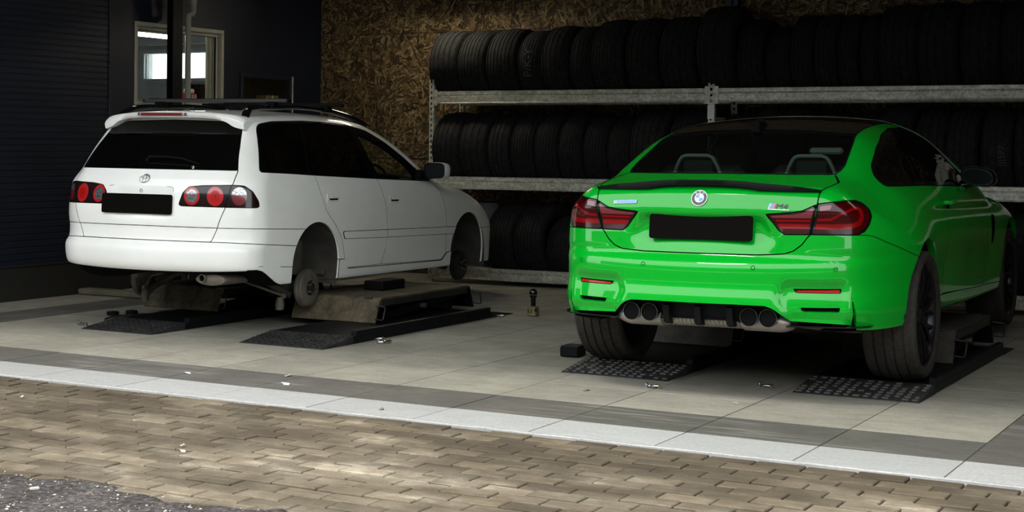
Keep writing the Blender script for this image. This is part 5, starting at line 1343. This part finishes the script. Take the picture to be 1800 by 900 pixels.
pair('window_trim', trim, M['black_gloss']); pair('quarter_window', qpane.push(.003), M['glass_black']); pair('rear_door_window', dpane.push(.003), M['glass_black']); pair('front_door_window', fpane.push(.004), M['glass_green'])
surf('cabin_liner', linr.both(), M['dark'], wagon); surf('shut_line', lines.both(), M['dark'], wagon); surf('underbody', under.both(), M['dark'], wagon)
rm = (S + bumpr + skirt + bcor + fbump).rim(.014, lambda p: np.abs(arch(np.stack([np.full(len(p), .7), p[:, 1], p[:, 2]], 1))) < .012, (-1, 0, 0))
surf('arch_lip', rm.both(), WH, wagon)
rm = bumpr.rim(.04, lambda p: (p[:, 2] < .12) & (p[:, 0] > .001) & (p[:, 1] < -.5), (0, .9, .1)); surf('bumper_edge', rm.both(), WH, wagon)
# tail lamps
def ell(V, u, z, r): q = uz(V); return np.hypot((q[:, 0] - u)/.84, q[:, 1] - z) - r
for m in (0, 1):
    f = (lambda q: q.mirror()) if m else (lambda q: q); side = 'left' if m else 'right'
    L = lamp.subdiv(1); sl, L = band(L, lambda V: uz(V)[:, 0] - (.017 + (V[:, 2] - .466)*.277), .0022)
    ring_, L = L.cut(lambda V: ell(V, -.208, .532, .062)); clear, ring_ = ring_.cut(lambda V: ell(V, -.208, .532, .045))
    red, L = L.cut(lambda V: ell(V, -.051, .533, .066)); thd, L = L.cut(lambda V: ell(V, .110, .537, .062))
    t_up, t_lo = thd.cut(lambda V: .546 - V[:, 2])
    par = surf('tail_lamp', f(L), M['lamp_black'], wagon); par['label'] = side + ' smoked tail lamp with round lenses'
    surf('lamp_seam', f(sl.push(.003)), M['dark'], par); surf('reversing_lens', f(clear), M['clear_lamp'], par); surf('lens_ring', f(ring_), M['red_round'], par); core, red = red.cut(lambda V: ell(V, -.051, .533, .009)); rin, red = red.cut(lambda V: ell(V, -.051, .533, .040)); surf('brake_lens', f(red), M['red_round'], par); surf('brake_reflector', f(rin), M['red'], par); surf('bulb_centre', f(core), M['red_dim'], par)
    surf('indicator_lens', f(t_up), M['clear_lamp'], par); surf('marker_lens', f(t_lo), M['red_dim'], par)
    # domed lens bosses
def tail(x, z, out=0.0):
    ax = abs(x); Y = lambda a, b: float(WB.lut(WB.Yr, np.array([a]), np.array([b]), WB.xs[0], WB.zs[0])[0])
    y = Y(ax, z); n = Vector(((Y(ax + .01, z) - Y(max(ax - .01, 0), z))/.02*(1 if x >= 0 else -1), -1, (Y(ax, z + .01) - Y(ax, z - .01))/.02)).normalized()
    return Vector((x, y, z)) + n*out, n
def side_x(y, z): return float(WB.lut(WB.X, np.array([y]), np.array([z]), WB.ys[0], WB.zs[0])[0])
# number plate, emblem, keyhole, wiper
p, n = tail(-.04, .469, .008); MB().prism(rpoly([(-.295, -.068), (.295, -.068), (.295, .068), (-.295, .068)], .016, 4), lambda u, v, w: (-.04 + u, p.y - .003 + w + v*.03, .469 + v), -.006, .006).build('number_plate', M['plate'], wagon)
em = None
def ellipse_tube(cx3, cz3, rx, rz, r, n=36):
    return [tail(cx3 + rx*math.cos(2*math.pi*i/n), cz3 + rz*math.sin(2*math.pi*i/n), .003)[0] for i in range(n)]
em = MB().tube(ellipse_tube(-.004, .644, .043, .0285, .003), .0030, 6, closed=True).build('emblem', M['chrome'], wagon)
MB().tube(ellipse_tube(-.004, .654, .028, .0125, .002), .0024, 6, closed=True).build('emblem_loop', M['chrome'], em); MB().tube(ellipse_tube(-.004, .643, .0125, .026, .002), .0024, 6, closed=True).build('emblem_loop', M['chrome'], em)
MB().tube(ellipse_tube(-.017, .560, .010, .011, .002), .0020, 6, closed=True).build('keyhole', M['steel'], wagon)
wp = MB().tube([tail(-.03, .752, .022)[0], tail(-.02, .780, .025)[0], tail(.11, .783, .024)[0], tail(.25, .774, .020)[0], tail(.395, .742, .012)[0]], [.012, .010, .007, .006, .005], 8).build('rear_wiper', M['black'], wagon)
MB().tube([tail(-.02, .748, .008)[0], tail(.2, .738, .008)[0], tail(.40, .728, .008)[0]], .0045, 6).build('wiper_blade', M['black'], wp)
MB().lathe([(0, 0), (.014, 0), (.014, .012), (.008, .018), (0, .019)], n=16).build('wiper_cap', M['chrome'], wp).matrix_local = Matrix.Translation(tail(.352, .725, .004)[0]) @ Vector(tail(.352, .725)[1]).to_track_quat('Z', 'Y').to_matrix().to_4x4()
pk = MB().tube([tail(x, z, .0006)[0] for x, z in ((-.30, .587), (-.28, .592), (.22, .592), (.245, .586), (.25, .56))], .0016, 5).build('handle_pocket_line', M['lift_edge'], tg)
# roof spoiler
ztp = pchip([0, .3, .48, .56, .60], [1.122, 1.113, 1.098, 1.080, 1.055]); zbt = pchip([0, .22, .36, .46, .53, .60], [1.074, 1.072, 1.066, 1.045, 1.008, .992])
V = []; F = []; xs_ = np.linspace(-.60, .60, 81); k6 = 7
for x in xs_:
    a = abs(x); t_, l_ = float(ztp(a)), float(zbt(a)); y = -.705 + .20*a*a; zr = float(WB.lut(WB.Zt, np.array([a]), np.array([-.40]), WB.xs[0], WB.ys[0])[0])
    zr = min(zr, t_ + .012); fr = -.40 + .0*a; in_ = .13 if a < .5 else .13 - .09*min(1, (a - .5)/.08)
    V += [(x, y + in_, l_ + .004), (x, y + .030, l_), (x, y + .010, l_ + .004), (x, y, (t_ + l_)/2 + .006), (x, y + .012, t_ - .002), (x, y + .06, t_ + .004), (x, fr, zr + .004)]
for i in range(80):
    for k in range(k6 - 1): F.append((k6*i + k, k6*i + k + 1, k6*i + k + 1 + k6, k6*i + k + k6))
    F.append((k6*i + k6 - 1, k6*i, k6*i + k6, k6*i + 2*k6 - 1))
F += [tuple(range(k6)), tuple(range(80*k6, 81*k6))[::-1]]
sp = MB().add(V, F).build('roof_spoiler', WH, wagon, angle=60)
MB().box((-.10 + .06, -.705 - .001, 1.099), (.36, .012, .021), ch=.004).build('brake_light', M['red_dim'], sp)
for sx in (-.24, .16): MB().box((sx, -.699, 1.099), (.032, .012, .019), ch=.004).build('clear_end', M['clear_lamp'], sp)
# roof rails and cross bars
for sx in (-1, 1):
    MB().tube([(sx*.540, -.53, 1.075), (sx*.525, -.49, 1.115), (sx*.505, -.43, 1.147), (sx*.492, -.29, 1.165), (sx*.486, -.08, 1.174), (sx*.485, .2, 1.190), (sx*.486, .48, 1.190), (sx*.49, .72, 1.178), (sx*.50, .90, 1.157), (sx*.52, 1.05, 1.128), (sx*.55, 1.16, 1.085)], [.030, .030, .028, .022, .020, .019, .019, .020, .021, .022, .020], 12).build('roof_rail', M['black_gloss'], wagon)
for y in (-.113, .64):
    cb = MB().box((0, y, 1.222), (1.27, .055, .026), ch=.006).build('cross_bar', simple('grey_bar', (.03, .03, .032, 1), .4) if y < 0 else M['black'], wagon)
    for sx in (-1, 1):
        MB().prism([(-.05, 1.168), (.05, 1.168), (.026, 1.212), (-.026, 1.212)], lambda u, v, w: (w, y + u, v), sx*.495 - .035, sx*.495 + .035).build('foot', M['black'], cb)
        MB().box((sx*.637, y, 1.222), (.012, .057, .028), ch=.003).build('end_cap', M['black'], cb)
    MB().box((0, y, 1.2365), (1.2, .012, .003)).build('groove', M['dark'], cb)
MB().tube([(-.1, -.25, 1.14), (-.1, -.25, 1.165)], .008, 8).build('aerial_stub', M['chrome'], wagon)
# mirrors, handles
for sx in (-1, 1):
    V = []; F = []; nu, nv = 12, 24
    for i in range(nu + 1):
        ph = -math.pi/2 + math.pi*i/nu; yy = max(math.sin(ph), -.45); r = math.cos(ph)**.45
        for j in range(nv):
            th = 2*math.pi*j/nv; ca = math.copysign(abs(math.cos(th))**.55, math.cos(th)); sa = math.copysign(abs(math.sin(th))**.55, math.sin(th))
            V.append((sx*(.966 + .100*ca*r), 1.64 + .10*yy, .730 + .068*sa*r))
    for i in range(nu):
        for j in range(nv): F.append((i*nv + j, i*nv + (j+1) % nv, (i+1)*nv + (j+1) % nv, (i+1)*nv + j))
    mo = MB().add(V, F).build('door_mirror', WH, wagon, angle=50)
    fr = MB()
    def sq(r0, y): return [(sx*(.966 + .097*r0*math.copysign(abs(math.cos(t))**.5, math.cos(t))), y, .730 + .065*r0*math.copysign(abs(math.sin(t))**.5, math.sin(t))) for t in np.linspace(0, 2*math.pi, 33)[:-1]]
    a_, b_, c_ = sq(.98, 1.586), sq(.90, 1.582), sq(.86, 1.590)
    MB().add(a_ + b_ + c_, [(i, (i+1) % 32, 32 + (i+1) % 32, 32 + i) for i in range(32)] + [(32 + i, 32 + (i+1) % 32, 64 + (i+1) % 32, 64 + i) for i in range(32)]).build('mirror_frame', M['black'], mo)
    MB().add(sq(.88, 1.588), [tuple(range(32))]).build('mirror_glass', M['mirror'], mo)
    MB().prism([(1.52, .655), (1.74, .640), (1.70, .668), (1.60, .735)], lambda u, v, w: (w, u, v), sx*.78, sx*.855).build('mirror_base', M['black'], mo)
    MB().tube([(sx*.82, 1.65, .675), (sx*.90, 1.65, .690)], .028, 12).build('mirror_arm', M['black'], mo)
    for (yc, zc) in ((.172, .514), (1.112, .494)):
        x = side_x(yc, zc)
        hp = MB().box((sx*(x - .002), yc, zc), (.010, .165, .066), ch=.004).build('door_handle', WH, wagon)
        MB().box((sx*(x + .0035), yc + .010, zc + .002), (.002, .118, .026)).build('grip_recess', M['dark'], hp)
        MB().box((sx*(x + .008), yc + .012, zc + .010), (.010, .120, .018), ch=.004).build('grip', WH, hp)
    # wheel housings and hubs
    for k, (yc, zc, r) in enumerate(WAR):
        V = []; F = []; n = 22
        pts = [(yc + r + .006, -.12)] + [(yc + math.cos(a)*(r + .006), zc + math.sin(a)*(r + .006)) for a in np.linspace(0, math.pi, n)] + [(yc - r - .006, -.06)]
        for (yy, zz) in pts: V += [(sx*.50, yy, zz), (sx*.832, yy, zz)]
        for i in range(len(pts) - 1): F.append((2*i, 2*i+1, 2*i+3, 2*i+2))
        wl_ = MB().add(V, F).build('wheel_well', M['well'], wagon, fix=False)
        ip = [(yc - r, -.10), (yc - r, zc)] + [(yc + math.cos(a)*r, zc + math.sin(a)*r) for a in np.linspace(math.pi, .9, 14)] + [(yc + .14, .10), (yc + .10, -.10)]
        MB().prism(ip, lambda u, v, w: (w, u, v), sx*.50, sx*(.56 if k == 0 else .54)).build('inner_panel', M['well_body' if k == 0 else 'well'], wl_)
        MB().lathe([(.035, -.10), (.055, -.06), (.055, .14), (.03, .16)], (sx*.60, yc + .10, .05), 'z', 16).build('spring_strut', M['well'], wl_)
        if k == 0:
            MB().prism([(-.07, .06), (.07, .11), (.05, .015)], lambda u, v, w: (w, yc - .02 + u, .02 + v), sx*.56, sx*.580).build('bracket', M['well_body'], wl_)
            MB().tube([(sx*.56, yc + .0, .09), (sx*.588, yc + .0, .09)], .016, 12).build('bolt', M['dirty_steel'], wl_)
            MB().box((sx*.66, yc + .30, -.035), (.16, .05, .05), ch=.01).build('flap', M['well'], wl_)
        hy, hz, rr = (.035, -.140, .140) if k == 0 else (2.56, -.10, .135)
        hub = MB().lathe([(.09, .66), (rr*.98, .675), (rr, .682), (rr, .696), (rr*.965, .700), (rr*.965, .718), (rr*.92, .724), (rr*.86, .728), (rr*.60, .732), (.056, .732), (.056, .722)], (0, 0, 0), 'x', 40).build('brake_drum' if k == 0 else 'brake_disc', M['dirty_steel'] if k == 0 else M['lift_edge'], wagon)
        hub.location = (sx*.03, hy, hz)
        if sx < 0: hub.scale = (-1, 1, 1)
        MB().lathe([(.055, .722), (.052, .733), (.030, .735), (.028, .750), (0, .751)], (0, 0, 0), 'x', 24).build('hub', M['lift_edge'], hub)
        for q in range(5):
            a = 2*math.pi*q/5; MB().tube([(.73, math.cos(a)*.042, math.sin(a)*.042), (.760, math.cos(a)*.042, math.sin(a)*.042)], .0055, 8).build('stud', M['dirty_steel'], hub)
        MB().tube([(sx*.60, hy, hz), (sx*.50, hy + .02, hz + .02)], .05, 12).build('knuckle', M['well'], wagon)
    MB().tube([(sx*.616, -.10, -.195), (sx*.414, -.30, -.09), (sx*.20, -.36, -.03)], [.010, .009, .009], 8).build('lateral_link', M['dirty_steel'], wagon)
    MB().lathe([(.006, -.012), (.020, -.012), (.020, .012), (.006, .012)], (sx*.618, -.10, -.197), 'y', 14, close=True).build('link_eye', M['steel'], wagon)
    MB().tube([(sx*.62, .0, -.20), (sx*.40, -.05, -.10), (sx*.15, -.10, -.02)], [.024, .020, .020], 10).build('suspension_arm', M['well'], wagon)
    MB().lathe([(0, -.06), (.030, -.06), (.034, -.02), (.022, .03), (0, .03)], (sx*.60, -.12, -.235), 'z', 12).build('ball_joint', M['dirty_steel'], wagon)
# silencer
V = []; F = []; n = 28
rings = [(-.86, .30), (-.845, .92), (-.83, 1.0), (-.50, 1.0), (-.47, .85)]
for y, s_ in rings:
    for j in range(n): V.append((.50 + .130*s_*math.cos(2*math.pi*j/n), y, -.040 + .042*s_*math.sin(2*math.pi*j/n)))
for i in range(len(rings) - 1):
    for j in range(n): F.append((i*n + j, i*n + (j+1) % n, (i+1)*n + (j+1) % n, (i+1)*n + j))
F += [tuple(range(n))[::-1], tuple(range((len(rings)-1)*n, len(rings)*n))]
sl_ = MB().add(V, F).build('silencer', M['muffler_tan'], wagon)
MB().lathe([(.024, -.80), (.024, -.885), (.028, -.885), (.028, -.80)], (.455, 0, -.030), 'y', 20).build('tail_pipe', M['muffler_tan'], sl_); MB().lathe([(0, -.87), (.0235, -.87)], (.455, 0, -.030), 'y', 16).build('pipe_inside', M['dark'], sl_)
# cabin
MB().box((0, 1.0, .18), (.96, 3.3, .04)).build('cabin_floor', M['dark'], wagon)
MB().box((0, 1.86, .50), (1.40, .36, .28), ch=.06).build('dashboard', M['black'], wagon)
for sx in (-1, 1):
    fs = MB().box((sx*.36, .95, .48), (.48, .14, .56), Matrix.Rotation(-.25, 3, 'X'), ch=.05).build('front_seat', M['seat'], wagon); MB().box((sx*.36, .84, .83), (.24, .08, .16), ch=.03).build('headrest', M['seat'], fs)
    MB().box((sx*.36, .35, .46), (.55, .14, .5), Matrix.Rotation(-.25, 3, 'X'), ch=.05).build('rear_seat', M['seat'], wagon)
V = [( .36 + .18*math.cos(a), 1.56 + .06*math.sin(a), .60 + .17*math.sin(a)) for a in np.linspace(0, 2*math.pi, 25)[:-1]]
MB().tube(V, .014, 8, closed=True).build('steering_wheel', M['black'], wagon)
for o in wagon.children: o.location.z += .30
